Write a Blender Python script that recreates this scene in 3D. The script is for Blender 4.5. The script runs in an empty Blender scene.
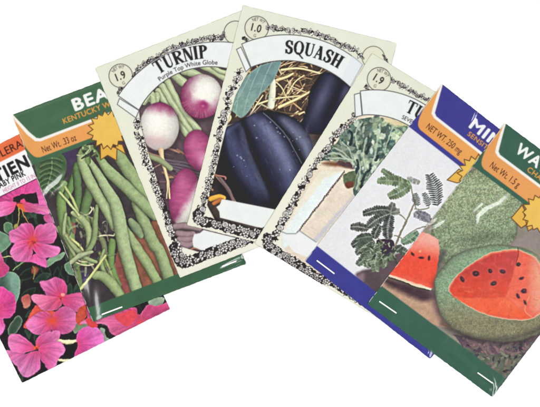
import bpy, math
import numpy as np
from mathutils import Vector

# ------------------------------------------------------------------ units
# artwork and layout are written in layout units of half a millimetre
# (x to the right, y towards the bottom of the table), origin at (270, 203.5)
S = 0.0005
CX, CY = 270.0, 203.5
EXPO = 1.42          # irradiance on the table relative to 1; inks are divided by it
STEP = 0.45

scene = bpy.context.scene
COL = scene.collection

def sm(x): 
    x = np.clip(x, 0, 1); return x*x*(3-2*x)
def A(*v): return np.array(v, dtype=np.float32)

# ------------------------------------------------------------------ noise
def _hash(ix, iy, seed):
    h = (ix.astype(np.int64)*374761393 + iy.astype(np.int64)*668265263 + seed*1442695041) & 0xffffffff
    h = ((h ^ (h >> 13))*1274126177) & 0xffffffff
    h = h ^ (h >> 16)
    return (h & 0xffff).astype(np.float32)/65535.0
def vnoise(x, y, seed=0):
    ix = np.floor(x); iy = np.floor(y); fx = x-ix; fy = y-iy
    fx = fx*fx*(3-2*fx); fy = fy*fy*(3-2*fy)
    a = _hash(ix, iy, seed); b = _hash(ix+1, iy, seed); c = _hash(ix, iy+1, seed); d = _hash(ix+1, iy+1, seed)
    return (a*(1-fx)+b*fx)*(1-fy)+(c*(1-fx)+d*fx)*fy
def fbm(x, y, scale, seed=0, oct=3):
    t = 0; a = 0.5; n = 0
    for o in range(oct):
        t = t + a*vnoise(x/scale, y/scale, seed+o*17); n += a; a *= .55; scale = scale/2.03
    return t/n
rng = np.random.default_rng(7)

def catmull(p, closed=True, n=5):
    p = np.asarray(p, float); m = len(p); out = []
    for i in range(m if closed else m-1):
        if closed: a, b, c, d = p[i-1], p[i], p[(i+1) % m], p[(i+2) % m]
        else: a, b, c, d = p[max(i-1, 0)], p[i], p[i+1], p[min(i+2, m-1)]
        for k in range(n):
            t = k/n
            out.append(.5*((2*b)+(-a+c)*t+(2*a-5*b+4*c-d)*t*t+(-a+3*b-3*c+d)*t**3))
    if not closed: out.append(p[-1])
    return np.array(out)

def Z(x0, y0, k, *pts):
    """points read off an enlarged detail of the artwork"""
    return [(x0+a/k, y0+b/k) for a, b in pts]

# ------------------------------------------------------------------ lettering
_TXT = {}
def _raster_tris(tris, x0, y0, w, h, k):
    img = np.zeros((h, w), np.float32)
    for a, b, c in tris:
        a = ((a[0]-x0)*k, (a[1]-y0)*k); b = ((b[0]-x0)*k, (b[1]-y0)*k); c = ((c[0]-x0)*k, (c[1]-y0)*k)
        i0 = max(int(min(a[0], b[0], c[0]))-1, 0); i1 = min(int(max(a[0], b[0], c[0]))+2, w)
        j0 = max(int(min(a[1], b[1], c[1]))-1, 0); j1 = min(int(max(a[1], b[1], c[1]))+2, h)
        if i1 <= i0 or j1 <= j0: continue
        X, Y = np.meshgrid(np.arange(i0, i1)+.5, np.arange(j0, j1)+.5)
        e = lambda p, q: (q[0]-p[0])*(Y-p[1])-(q[1]-p[1])*(X-p[0])
        e1, e2, e3 = e(a, b), e(b, c), e(c, a)
        m = ((e1 >= -.01) & (e2 >= -.01) & (e3 >= -.01)) | ((e1 <= .01) & (e2 <= .01) & (e3 <= .01))
        img[j0:j1, i0:i1] = np.maximum(img[j0:j1, i0:i1], m)
    return img
def _text_tris(txt, bold):
    cu = bpy.data.curves.new('lettering_outline', 'FONT'); cu.body = txt; cu.size = 1
    cu.fill_mode = 'FRONT'; cu.resolution_u = 4; cu.space_character = 1.0+bold*3.4
    ob = bpy.data.objects.new('lettering_outline', cu); COL.objects.link(ob)
    dg = bpy.context.evaluated_depsgraph_get(); dg.update()
    me = ob.evaluated_get(dg).to_mesh(); me.calc_loop_triangles()
    v = [tuple(x.co[:2]) for x in me.vertices]
    t = [tuple(v[i] for i in lt.vertices) for lt in me.loop_triangles]
    ob.evaluated_get(dg).to_mesh_clear()
    bpy.data.objects.remove(ob); bpy.data.curves.remove(cu)
    return t
K = 40
def text_bitmap(txt, bold):
    key = (txt, bold)
    if key in _TXT: return _TXT[key]
    ht = _text_tris('H', bold); cap = max(p[1] for t in ht for p in t); low = min(p[1] for t in ht for p in t)
    tr = [[((p[0])/(cap-low), (p[1]-low)/(cap-low)) for p in t] for t in _text_tris(txt, bold)]
    xs = [p[0] for t in tr for p in t]; x0, x1 = min(xs), max(xs)
    y0, y1 = -.45, 1.3
    img = _raster_tris(tr, x0-.1, y0, int((x1-x0+.2)*K)+2, int((y1-y0)*K), K)
    rr = bold*1.45*K; n = int(rr); out = img.copy()
    for dy in range(-n, n+1):
        for dx in range(-n, n+1):
            if 0 < dx*dx+dy*dy <= rr*rr: out = np.maximum(out, np.roll(np.roll(img, dy, 0), dx, 1))
    _TXT[key] = (out, x1-x0, .1, y0); return _TXT[key]

def serif_bitmap(txt):
    """a condensed bold roman: thick and thin strokes with flat serifs, cap height 1"""
    key = ('serif', txt)
    if key in _TXT: return _TXT[key]
    adv = dict(T=.74, U=.74, R=.76, N=.78, I=.38, P=.68, S=.62, Q=.80, A=.78, H=.80, O=.8, E=.68, V=.76)
    total = sum(adv[c] for c in txt)
    w = int((total+.2)*K)+2; y0, y1 = -.45, 1.3; h = int((y1-y0)*K)
    XX, YY = np.meshgrid((np.arange(w)+.5)/K-.1, (np.arange(h)+.5)/K+y0)
    img = np.zeros((h, w), bool); pen = 0.0
    for ch in txt:
        x = XX-pen; y = YY; wd = adv[ch]-.06
        rect = lambda a, b, c, d: (x >= a) & (x <= c) & (y >= b) & (y <= d)
        ell = lambda cx, cy, rx, ry: ((x-cx)/rx)**2+((y-cy)/ry)**2 <= 1
        def slant(xb, xt, wdt, yb=0, yt=1):
            c = xb+(xt-xb)*(y-yb)/(yt-yb); return (abs(x-c) <= wdt/2) & (y >= yb) & (y <= yt)
        st, th, sr = .19, .07, .05
        def stem(cx, b=0, t=1, wdt=st, foot=True, head=True):
            m = rect(cx-wdt/2, b, cx+wdt/2, t)
            if foot: m |= rect(cx-wdt/2-.07, b, cx+wdt/2+.07, b+sr)
            if head: m |= rect(cx-wdt/2-.07, t-sr, cx+wdt/2+.07, t)
            return m
        m = np.zeros_like(img)
        if ch == 'T':
            m = stem(wd/2, head=False) | rect(0, .93, wd, 1) | (rect(0, .72, .06, 1)) | rect(wd-.06, .72, wd, 1)
        elif ch == 'I': m = stem(wd/2)
        elif ch == 'H': m = stem(.17) | stem(wd-.17) | rect(.17, .47, wd-.17, .54)
        elif ch == 'U':
            m = stem(.17, .3, 1, foot=False) | stem(wd-.12, .3, 1, wdt=th, foot=False)
            m |= (ell((.075+wd-.085)/2, .32, (wd-.16)/2, .33) & ~ell((.25+wd-.15)/2, .34, (wd-.41)/2, .25) & (y <= .32))
        elif ch == 'N':
            m = stem(.12, wdt=th) | stem(wd-.10, 0, 1, wdt=th, foot=False) | slant(wd-.15, .16, .21)
        elif ch in 'PR':
            m = stem(.17)
            bowl = ell(.26, .75, wd-.28, .25) & ~ell(.26, .75, wd-.47, .185) & (x > .2)
            m |= bowl
            if ch == 'R': m |= slant(wd-.06, .30, .2, 0, .52) | rect(wd-.16, 0, wd+.05, sr)
        elif ch in 'OQ':
            m = ell(wd/2, .5, wd/2, .52) & ~ell(wd/2, .5, wd/2-.19, .46)
            if ch == 'Q': m |= slant(wd+.02, wd*.4, .15, -.27, .16)
        elif ch == 'A':
            m = slant(wd-.14, wd/2-.03, .2) | slant(.10, wd/2-.02, th) | rect(.2, .30, wd-.2, .37)
            m |= rect(0, 0, .22, sr) | rect(wd-.3, 0, wd+.03, sr)
        elif ch == 'S':
            m = ell(wd/2, .74, wd/2-.02, .28) & ~ell(wd/2+.02, .74, wd/2-.17, .19) & ~((x > wd/2) & (y < .70))
            m |= ell(wd/2, .27, wd/2, .29) & ~ell(wd/2-.03, .27, wd/2-.17, .19) & ~((x < wd/2) & (y > .32))
            m |= slant(wd*.70, wd*.28, .24, .38, .64)
            m |= rect(wd-.09, .66, wd-.03, .98) | rect(.0, .02, .06, .36)
        elif ch == 'E':
            m = stem(.17) | rect(.1, .93, wd, 1) | rect(.1, 0, wd, .07) | rect(.1, .47, wd*.75, .54) | rect(wd-.06, .75, wd, 1) | rect(wd-.06, 0, wd, .25)
        elif ch == 'V':
            m = slant(wd/2-.03, .14, .2) | slant(wd/2, wd-.1, th) | rect(0, 1-sr, .3, 1) | rect(wd-.22, 1-sr, wd, 1)
        img |= m; pen += adv[ch]
    _TXT[key] = (img.astype(np.float32), total, .1, y0); return _TXT[key]

def bilin(img, fx, fy):
    h, w = img.shape
    ok = (fx >= 0) & (fy >= 0) & (fx < w-1) & (fy < h-1)
    fx = np.clip(fx, 0, w-1.001); fy = np.clip(fy, 0, h-1.001)
    i = fx.astype(int); j = fy.astype(int); a = fx-i; b = fy-j
    return ok*((img[j, i]*(1-a)+img[j, i+1]*a)*(1-b)+(img[j+1, i]*(1-a)+img[j+1, i+1]*a)*b)
def blur(img, s):
    if s <= .05: return img
    r = int(math.ceil(s*3)); k = np.exp(-.5*(np.arange(-r, r+1)/s)**2); k /= k.sum()
    p = np.pad(img, ((r, r), (0, 0)), 'edge'); img = sum(k[i]*p[i:i+img.shape[0]] for i in range(2*r+1))
    p = np.pad(img, ((0, 0), (r, r)), 'edge'); return sum(k[i]*p[:, i:i+img.shape[1]] for i in range(2*r+1))
def circ3(a, b, c):
    ax, ay = a; bx, by = b; cx, cy = c
    d = 2*(ax*(by-cy)+bx*(cy-ay)+cx*(ay-by))
    ux = ((ax*ax+ay*ay)*(by-cy)+(bx*bx+by*by)*(cy-ay)+(cx*cx+cy*cy)*(ay-by))/d
    uy = ((ax*ax+ay*ay)*(cx-bx)+(bx*bx+by*by)*(ax-cx)+(cx*cx+cy*cy)*(bx-ax))/d
    return np.array((ux, uy)), math.hypot(ax-ux, ay-uy)

# ------------------------------------------------------------------ a printed sheet
class Sheet:
    def __init__(s, TL, ex, ey, W, H, seed):
        s.TL = np.array(TL, float); s.ex = np.array(ex, float); s.ey = np.array(ey, float); s.W = W; s.H = H; s.seed = seed
        s.nu = int(round(W/STEP))+1; s.nv = int(round(H/STEP))+1
        u = np.linspace(0, W, s.nu); v = np.linspace(0, H, s.nv)
        s.U, s.V = [a.astype(np.float32) for a in np.meshgrid(u, v)]
        s.X = (s.TL[0]+s.U*s.ex[0]+s.V*s.ey[0]).astype(np.float32); s.Y = (s.TL[1]+s.U*s.ex[1]+s.V*s.ey[1]).astype(np.float32)
        s.X0, s.Y0 = s.X, s.Y
        s.rgb = np.full((s.nv, s.nu, 3), 235, np.float32); s.id = np.zeros((s.nv, s.nu), np.int16)
        s.inv = np.linalg.inv(np.array([s.ex, s.ey]).T); s.parts = {0: ('paper_front', None)}; s.cur = 0; s.clip = None
    def P(s, u, v): return tuple(s.TL+u*s.ex+v*s.ey)
    def uv(s, p): return s.inv @ (np.array(p, float)-s.TL)
    def part(s, name, parent=None):
        s.cur = max(s.parts)+1; s.parts[s.cur] = (name, parent); return s.cur
    def wobble(s, amp, scale):
        s.X = s.X0+amp*(fbm(s.X0, s.Y0, scale, s.seed+91)-.5)*2; s.Y = s.Y0+amp*(fbm(s.X0, s.Y0, scale, s.seed+92)-.5)*2
    def steady(s): s.X, s.Y = s.X0, s.Y0
    def sl(s, x0, y0, x1, y1):
        c = np.array([s.uv(p) for p in ((x0, y0), (x1, y0), (x0, y1), (x1, y1))])
        a = np.floor(c.min(0)/STEP).astype(int)-3; b = np.ceil(c.max(0)/STEP).astype(int)+4
        a = np.maximum(a, 0); b = np.minimum(b, (s.nu, s.nv))
        if b[0] <= a[0] or b[1] <= a[1]: return None
        return (slice(a[1], b[1]), slice(a[0], b[0]))
    def put(s, q, cov, col, idd=True, alpha=1.0):
        if s.clip is not None: cov = cov*s.clip[q]
        if idd: s.id[q][cov > .5] = s.cur
        c = (cov*alpha)[..., None]; s.rgb[q] = s.rgb[q]*(1-c)+np.asarray(col, np.float32)*c
    def _tex(s, q, col, tex, n=0):
        col = np.broadcast_to(np.asarray(col, np.float32), s.X[q].shape+(3,))
        if tex:
            f = fbm(s.X0[q], s.Y0[q], tex[1], s.seed+n, 4)-.5
            col = col*(1+tex[0]*1.3*f)[..., None]
        return col
    def dist_poly(s, q, p):
        X, Y = s.X[q], s.Y[q]; d = np.full(X.shape, 1e9, np.float32); ins = np.zeros(X.shape, bool)
        for (ax, ay), (bx, by) in zip(p, np.roll(p, -1, 0)):
            ex, ey = bx-ax, by-ay; L = ex*ex+ey*ey+1e-9
            t = np.clip(((X-ax)*ex+(Y-ay)*ey)/L, 0, 1)
            d = np.minimum(d, (X-ax-t*ex)**2+(Y-ay-t*ey)**2)
            if ay != by: ins ^= ((ay > Y) != (by > Y)) & (X < (bx-ax)*(Y-ay)/(by-ay)+ax)
        d = np.sqrt(d); return np.where(ins, -d, d)
    def poly(s, pts, col, soft=.7, smooth=True, tex=None, grad=None, edge=None, alpha=1.0, idd=True, line=None, veins=None):
        p = catmull(pts) if smooth else np.asarray(pts, float)
        a = p.min(0)-soft-2; b = p.max(0)+soft+2; q = s.sl(a[0], a[1], b[0], b[1])
        if q is None: return
        d = s.dist_poly(q, p); c = s._tex(q, col, tex)
        if grad:
            (gx, gy), (hx, hy), c2 = grad; t = ((s.X[q]-gx)*(hx-gx)+(s.Y[q]-gy)*(hy-gy))/((hx-gx)**2+(hy-gy)**2)
            t = sm(t)[..., None]; c = c*(1-t)+s._tex(q, c2, tex, 5)*t
        if edge: 
            w, ce = edge; t = np.exp(-np.maximum(-d, 0)/w)[..., None]; c = c*(1-t)+np.asarray(ce, np.float32)*t
        if veins:
            (vx, vy), cv, nv = veins; an = np.arctan2(s.Y[q]-vy, s.X[q]-vx); rr = np.hypot(s.X[q]-vx, s.Y[q]-vy)
            rib = vnoise(an*nv+30, rr/16+3, s.seed+8)-.5; fine = vnoise(an*nv*2.6+60, rr/22, s.seed+9)-.5
            c = c*(1+.20*rib*sm(rr/6)+.10*fine*sm(rr/9))[..., None]
            t = (.30*np.exp(-(rr/9)**2)+.6*np.exp(-(rr/3.0)**2))[..., None]; c = c*(1-t)+np.asarray(cv, np.float32)*t
        s.put(q, sm(.5-d/soft*.5), c, idd, alpha)
        if line: s.put(q, sm(.5-(abs(d)-line[0])/.6*.5), np.asarray(line[1], np.float32), idd)
    def stroke(s, pts, w, col, lo=.6, hi=1.12, soft=.7, tex=None, alpha=1.0, idd=True, smooth=True, bias=-.25, tip=None, flat=False):
        p = catmull(pts, False) if smooth and len(pts) > 2 else np.asarray(pts, float)
        n = len(p); ww = np.interp(np.linspace(0, 1, n), np.linspace(0, 1, len(w)), w) if np.ndim(w) else np.full(n, w, float)
        m = ww.max()+soft+1.5; a = p.min(0)-m; b = p.max(0)+m; q = s.sl(a[0], a[1], b[0], b[1])
        if q is None: return
        X, Y = s.X[q], s.Y[q]; best = np.full(X.shape, 1e9, np.float32); side = np.zeros_like(best); tt = np.zeros_like(best)
        for i in range(n-1):
            (ax, ay), (bx, by) = p[i], p[i+1]; ex, ey = bx-ax, by-ay; L = math.sqrt(ex*ex+ey*ey)+1e-9
            t = np.clip(((X-ax)*ex+(Y-ay)*ey)/L/L, 0, 1); wv = ww[i]*(1-t)+ww[i+1]*t
            dx, dy = X-ax-t*ex, Y-ay-t*ey; d = np.sqrt(dx*dx+dy*dy); e = d-wv; k = e < best
            best = np.where(k, e, best); side = np.where(k, (dx*-ey+dy*ex)/L/np.maximum(wv, .2), side); tt = np.where(k, (i+t)/(n-1), tt)
        c = s._tex(q, col, tex)
        if tip is not None: c = c*(1-tt[..., None])+np.asarray(tip, np.float32)*tt[..., None]
        if not flat:
            k = np.clip(side, -1, 1)-bias; f = hi-(hi-lo)*np.clip(abs(k)/(1+abs(bias)), 0, 1)**2.2; c = c*f[..., None]
        s.put(q, sm(.5-best/soft*.5), np.clip(c, 0, 255), idd, alpha)
    def ell(s, c, rx, ry, ang, fn, soft=.7, idd=True, alpha=1.0, line=None):
        m = max(rx, ry)+soft+1; q = s.sl(c[0]-m, c[1]-m, c[0]+m, c[1]+m)
        if q is None: return
        X, Y = s.X[q]-c[0], s.Y[q]-c[1]; ca, sa = math.cos(ang), math.sin(ang)
        a = (X*ca+Y*sa)/rx; b = (-X*sa+Y*ca)/ry; r = np.sqrt(a*a+b*b); d = (r-1)*min(rx, ry)
        col = fn(a, b, r, s.X[q], s.Y[q]) if callable(fn) else np.asarray(fn, np.float32)
        s.put(q, sm(.5-d/soft*.5), np.clip(col, 0, 255), idd, alpha)
        if line: s.put(q, sm(.5-(abs(d)-line[0])/.6*.5), np.asarray(line[1], np.float32), idd)
    def glow(s, c, rx, ry, ang, col, alpha, idd=False):
        m = max(rx, ry)*2.2; q = s.sl(c[0]-m, c[1]-m, c[0]+m, c[1]+m)
        if q is None: return
        X, Y = s.X[q]-c[0], s.Y[q]-c[1]; ca, sa = math.cos(ang), math.sin(ang)
        g = np.exp(-(((X*ca+Y*sa)/rx)**2+((-X*sa+Y*ca)/ry)**2))
        s.put(q, g, np.asarray(col, np.float32), idd, alpha)
    def text(s, txt, p0, cap, col, length=None, bold=0.0, serif=False, ang=None, arc=None, soft=.28, alpha=1.0):
        img, tw, ox, oy = serif_bitmap(txt) if serif else text_bitmap(txt, bold)
        sx = (length/tw) if length else cap
        img = blur(img, soft*K/cap)
        if arc is None:
            d = s.ex/np.linalg.norm(s.ex) if ang is None else np.array((math.cos(ang), math.sin(ang))); n = np.array((d[1], -d[0]))
            q = slice(None)
            X, Y = s.X0-p0[0], s.Y0-p0[1]; a = X*d[0]+Y*d[1]; h = X*n[0]+Y*n[1]
        else:
            c, r = arc; a0 = math.atan2(p0[0]-c[0], -(p0[1]-c[1])); X, Y = s.X0-c[0], s.Y0-c[1]
            a = (np.arctan2(X, -Y)-a0)*r; h = np.hypot(X, Y)-r
        cov = bilin(img, (a/sx+ox)*K, (h/cap-oy)*K)
        s.put((slice(None), slice(None)), np.clip(cov*1.15, 0, 1), np.asarray(col, np.float32), True, alpha)
    def grain(s, amp, scale=1.0, mask=None):
        # the printer's sharpening and contrast
        b = np.stack([blur(s.rgb[..., i], 2.6) for i in range(3)], -1); p = s.rgb+.55*(s.rgb-b); p = 116+(p-116)*1.07+3
        s.rgb = np.clip(p if mask is None else np.where(mask[..., None], p, s.rgb), 8, 253)
        f = (fbm(s.X0, s.Y0, scale, s.seed+40, 2)-.5)*2; g = (vnoise(s.U/.62, s.V/.62, s.seed+50)-.5)*2
        k = 1+amp*(f+.7*g)
        if mask is not None: k = np.where(mask, k, 1)
        s.rgb *= k[..., None]
        ch = np.stack([(vnoise(s.U/1.7, s.V/1.7, s.seed+60+i)-.5)*2 for i in range(3)], -1)*amp*150
        s.rgb += ch if mask is None else np.where(mask[..., None], ch, 0)

INK = (38, 30, 34)
def along(pts, step, smooth=True):
    p = catmull(pts, False) if smooth and len(pts) > 2 else np.asarray(pts, float)
    L = np.concatenate([[0], np.cumsum(np.hypot(*np.diff(p, axis=0).T))])
    n = max(int(L[-1]/step), 1); t = np.linspace(0, L[-1], n+1)
    return np.array([np.interp(t, L, p[:, 0]), np.interp(t, L, p[:, 1])]).T
def vine(sh, pts, w, seed, paper, black=1.0, step=None, size=None, solid=False, fill=(246, 244, 238)):
    """a hand-drawn garland of roses, small flowers and leaves in black line"""
    r = np.random.default_rng(seed); size = size or w*.62; step = step or size*1.25
    p = along(pts, 2.0); m = w+4
    q = sh.sl(p[:, 0].min()-m, p[:, 1].min()-m, p[:, 0].max()+m, p[:, 1].max()+m)
    if q is not None:
        X, Y = sh.X0[q], sh.Y0[q]; d = np.full(X.shape, 1e9, np.float32)
        for a in p: d = np.minimum(d, (X-a[0])**2+(Y-a[1])**2)
        d = np.sqrt(d)
        if solid: c = sm((w+.3-d+(fbm(X, Y, 2.4, seed)-.5)*4.2)/.8)
        else: c = sm((black*w*.62-d+(fbm(X, Y, 2.6, seed)-.5)*w*2.9)/.7)
        sh.put(q, c, np.array(INK, np.float32))
    pos = along(pts, step); dirs = np.gradient(pos, axis=0)
    wid = max(1, int(round(w/size)))
    for i, (c, dd) in enumerate(zip(pos, dirs)):
        dd = dd/(np.hypot(*dd)+1e-9); nn = np.array((-dd[1], dd[0]))
        for k in range(wid):
            off = (r.uniform(-.35, .35) if wid == 1 else ((k+.5)/wid*2-1)*.62+r.uniform(-.2, .2))*w
            cc = c+nn*off+dd*r.uniform(-.4, .4)*step; kind = r.integers(0, 5); sz = size*r.uniform(.62, .95); an = r.uniform(0, 6.28)
            if kind in (0,):
                sh.ell(cc, sz, sz*.9, an, fill, soft=.6, line=(.16, INK))
                sh.ell(cc+r.uniform(-.2, .2, 2), sz*.52, sz*.42, an+1, fill, soft=.5, line=(.10, INK))
                sh.ell(cc, sz*.18, sz*.14, 0, INK, soft=.5)
            elif kind in (1, 2):
                for j in range(5):
                    a = an+j*1.2566; sh.ell(cc+sz*.62*np.array((math.cos(a), math.sin(a))), sz*.46, sz*.34, a, fill, soft=.5, line=(.12, INK))
                sh.ell(cc, sz*.2, sz*.2, 0, INK, soft=.5)
            else:
                for j in range(2):
                    a = an+j*2.3; e = np.array((math.cos(a), math.sin(a))); f = np.array((-e[1], e[0]))
                    sh.poly([cc, cc+e*sz*.7+f*sz*.38, cc+e*sz*1.5, cc+e*sz*.7-f*sz*.38], fill, soft=.5, line=(.12, INK))
    # little tendrils and stray leaves leaving the garland
    if not solid:
        for c, dd in list(zip(pos, dirs))[::2]:
            a = r.uniform(0, 6.28); e = np.array((math.cos(a), math.sin(a)))*w*r.uniform(.8, 1.25)
            sh.stroke([c, c+e*.6+np.array((e[1], -e[0]))*.3, c+e], [.45, .2], INK, flat=True, soft=.6)

def burst(sh, c, r0, r1, n, seed):
    r = np.random.default_rng(seed); out = []; a0 = math.atan2(sh.ex[1], sh.ex[0])
    for i in range(2*n):
        a = a0+math.pi*i/n; rr = (r1*r.uniform(.93, 1.05)) if i % 2 else r0*r.uniform(.96, 1.03)
        out.append((c[0]+rr*math.cos(a), c[1]+rr*math.sin(a)))
    return out

# ------------------------------------------------------------------ film packets: printed header, band and burst shared by three of them
def header(sh, main, orange, title=None, tu=0, tv=0, tcap=11, tlen=None, kind=None, ku=0, kv=0, kcap=5, klen=None, net=None, nu=15, nv_=46.5, ncap=6.2, nlen=35, white_v=32, iu=13, burst_at=(83, 50)):
    P = sh.P
    sh.steady()
    sh.part('header_panel'); sh.poly([P(-3, -3), P(sh.W+3, -3), P(sh.W+3, 54), P(-3, 54)], main, smooth=False, tex=(.05, 6))
    sh.part('weight_band')
    edge = [P(-3, 0), P(-1, 12), P(-.5, 24), P(.8, 33), P(3.2, 42), P(6.5, 47.5), P(11, 49.6)]
    out = catmull(edge, False).tolist()+[P(sh.W+3, 49.8), P(sh.W+3, white_v-1), P(iu, white_v), P(0, -2)]
    sh.poly(out, orange, smooth=False, tex=(.035, 5), grad=(P(0, 10), P(60, 46), tuple(np.array(orange)*1.02)))
    sh.part('white_outline', 'header_panel')
    sh.stroke([P(-.5, -1.5), P(3.5, 10), P(8.5, 23), P(iu-1.2, white_v-2.2), P(iu+3, white_v-.2), P(40, white_v-.3), P(sh.W+3, white_v)], [.8, 1.4, 1.7, 1.7, 1.5, 1.4, 1.4], (252, 249, 243), flat=True, smooth=False)
    sh.part('title_lettering', 'header_panel'); sh.text(title, P(tu, tv), tcap, (252, 252, 250), tlen, .035)
    sh.part('variety_lettering', 'header_panel'); sh.text(kind, P(ku, kv), kcap, (232, 160, 70), klen, .018)
    sh.part('weight_lettering', 'weight_band'); sh.text(net, P(nu, nv_), ncap, (84, 44, 30), nlen, .004)
def badge(sh, c, seed, tails):
    brown = (92, 58, 28); gold = (243, 198, 92)
    sh.part('burst_badge')
    for t in tails: sh.poly(t, (240, 188, 78), smooth=False, tex=(.05, 5), line=(.42, brown))
    sh.poly(burst(sh, c, 15.2, 19.8, 16, seed), gold, smooth=False, tex=(.05, 6), line=(.42, brown))
def cut_edge(sh):
    """the unprinted white of the cut left edge"""
    q = (slice(None), slice(0, 8)); c = sm((.75-sh.U[q])/.5)*sm((vnoise(sh.V[q]/3.1, sh.U[q]*0, sh.seed+4)-.25)/.3)
    sh.put(q, c, A(236, 236, 228), False, .85)
def band(sh, main, v=204.5):
    P = sh.P; sh.part('bottom_band'); sh.poly([P(-3, v), P(sh.W+3, v), P(sh.W+3, sh.H+3), P(-3, sh.H+3)], main, smooth=False, tex=(.07, 7))

# ------------------------------------------------------------------ 1 impatiens
def art_impatiens(sh):
    P = sh.P
    sh.part('picture'); sh.wobble(.9, 4)
    sh.poly([P(-5, 40), P(200, 40), P(200, 240), P(-5, 240)], (36, 33, 38), smooth=False, tex=(.5, 9))
    r = np.random.default_rng(3)
    for i in range(70):       # dark leaves in the depth
        c = np.array(P(r.uniform(0, sh.W), r.uniform(48, 224))); a = r.uniform(0, 6.28); e = np.array((math.cos(a), math.sin(a)))*r.uniform(5, 13); f = np.array((-e[1], e[0]))*.42
        g = r.uniform(.5, 1.2); sh.poly([c-e, c+f, c+e, c-f], (50*g, 70*g, 56*g), tex=(.3, 5), alpha=.8, edge=(1, (72, 90, 74)))
    leaf = (110, 146, 118)
    def lf(pts, col=leaf, g=None): sh.poly(pts, col, tex=(.22, 6), edge=(.8, (150, 172, 148)), grad=g)
    a = lambda *p: Z(0, 190, 4.5, *p); b = lambda *p: Z(0, 260, 4.5, *p); d = lambda *p: Z(0, 316, 6, *p); e = lambda *p: Z(60, 290, 4.5, *p); k9 = lambda *p: Z(0, 165, 9, *p)
    lf(a((-10, 190), (30, 200), (52, 232), (38, 258), (15, 276), (-10, 282)))
    lf(a((20, 150), (50, 150), (62, 185), (40, 200), (18, 180)), (84, 116, 88))
    lf(a((215, 312), (255, 292), (290, 280), (287, 302), (245, 328), (214, 347), (206, 330)), (128, 160, 130))
    lf(a((290, 335), (318, 322), (335, 350), (340, 385), (315, 380), (296, 362)), (104, 138, 108))
    lf(b((0, 78), (30, 54), (70, 60), (92, 95), (90, 150), (72, 196), (62, 160), (40, 142), (-8, 136)), (124, 160, 142), (b((60, 90))[0], b((0, 100))[0], (62, 82, 74)))
    lf(b((40, 300), (80, 250), (100, 280), (70, 330), (40, 335)), (60, 78, 66))
    lf(b((330, 290), (380, 278), (398, 296), (360, 318), (334, 330)), (120, 140, 108))
    lf(e((398, 50), (440, 30), (472, 38), (455, 66), (410, 74)), (150, 170, 146))
    lf(e((180, 170), (210, 180), (228, 214), (212, 236), (190, 225)), (140, 158, 140))
    stem = (150, 140, 78)
    PK = (219, 94, 156); PE = (246, 150, 196); RC = (224, 74, 84)
    def pet(pts, col=PK, v=None, edge=(1.0, (240, 116, 178))):
        g = r.uniform(.92, 1.05); c = np.clip(np.array(col)*g*(A(.97, 1.16, 1.06) if tuple(col) != PK else 1), 0, 255)
        sh.poly(pts, (70, 22, 48), soft=3.2, alpha=.5, idd=False)
        pp = np.array(pts, float); pp = (pp-pp.mean(0))*1.05+pp.mean(0); pts = pp; o = np.array(v if v else pp.mean(0)-(3, 6)); far = pp[np.argmax(np.hypot(*(pp-o).T))]
        lt = np.clip(c*A(1.0, 1.24, 1.09)+A(4, 8, 8), 0, 255); dk_ = c*A(.93, .82, .88)
        sh.poly(pts, tuple(dk_), tex=(.16, 5), edge=(.55, tuple(lt)), veins=(v, RC, 7) if v else None, soft=.9, grad=(tuple(o), tuple(far), tuple(lt)))
    # top mass
    pet(k9((-10, 285), (120, 215), (260, 150), (330, 130), (400, 280), (440, 420), (380, 440), (260, 400), (200, 345), (130, 345), (60, 380), (-10, 430)), (226, 80, 150), (20, 204))
    sh.poly(k9((118, 296), (150, 285), (200, 258), (240, 262), (332, 248), (338, 300), (346, 346), (290, 345), (235, 332), (215, 305), (190, 312), (180, 335), (125, 338)), (42, 34, 38), tex=(.4, 5), smooth=False)
    sh.poly(k9((150, 352), (210, 350), (300, 380), (320, 410), (240, 425), (180, 400)), (226, 102, 62), tex=(.12, 4))
    pet(a((-8, 60), (35, 52), (72, 58), (60, 92), (35, 112), (-8, 112)), v=(20, 204)); pet(a((198, 122), (225, 112), (240, 150), (214, 150)))
    pet(a((120, 62), (170, 70), (212, 82), (216, 104), (180, 92), (130, 100), (112, 82)), (226, 84, 140), v=(20, 204))
    sh.stroke(a((84, 80), (86, 120), (80, 152)), [.7, .55], stem); sh.stroke(a((96, 85), (108, 115), (132, 152)), [.7, .5], (170, 122, 80))
    sh.ell(a((72, 165))[0], 2.2, 3.2, .2, (160, 150, 84)); sh.ell(a((158, 362))[0], 3.6, 4.4, .3, lambda x, y, q, X, Y: A(176, 96, 84)*(1.1-.5*q)[..., None]); sh.stroke(a((150, 345), (158, 362), (150, 400)), .5, (150, 130, 80), flat=True)
    sh.stroke(a((0, 305), (40, 300), (62, 304)), .6, (176, 176, 120)); sh.stroke(a((60, 360), (90, 335), (130, 312)), .8, (120, 140, 96))
    # second flower
    v = (32.5, 241)
    pet(a((110, 320), (140, 298), (180, 288), (206, 312), (208, 346), (180, 340), (145, 325)), (224, 70, 140), v)
    pet(a((45, 190), (75, 172), (98, 154), (132, 152), (152, 178), (152, 226), (110, 232), (62, 240), (44, 216)), v=v)
    pet(a((162, 172), (200, 154), (237, 153), (256, 190), (238, 236), (190, 238), (158, 228)), v=v)
    pet(a((50, 272), (78, 236), (140, 232), (140, 300), (102, 322), (60, 308)), v=v)
    pet(a((166, 238), (220, 246), (262, 256), (266, 280), (232, 302), (182, 298), (150, 260)), v=v)
    sh.glow(v, 4, 6, .3, (222, 84, 60), .8)
    for q in ((-2, 5), (2, 6), (4, 3), (-3, 1)): sh.stroke([v, (v[0]+q[0]*1.6, v[1]+q[1]*1.6)], .35, (190, 50, 92), flat=True, alpha=.7)
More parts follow.
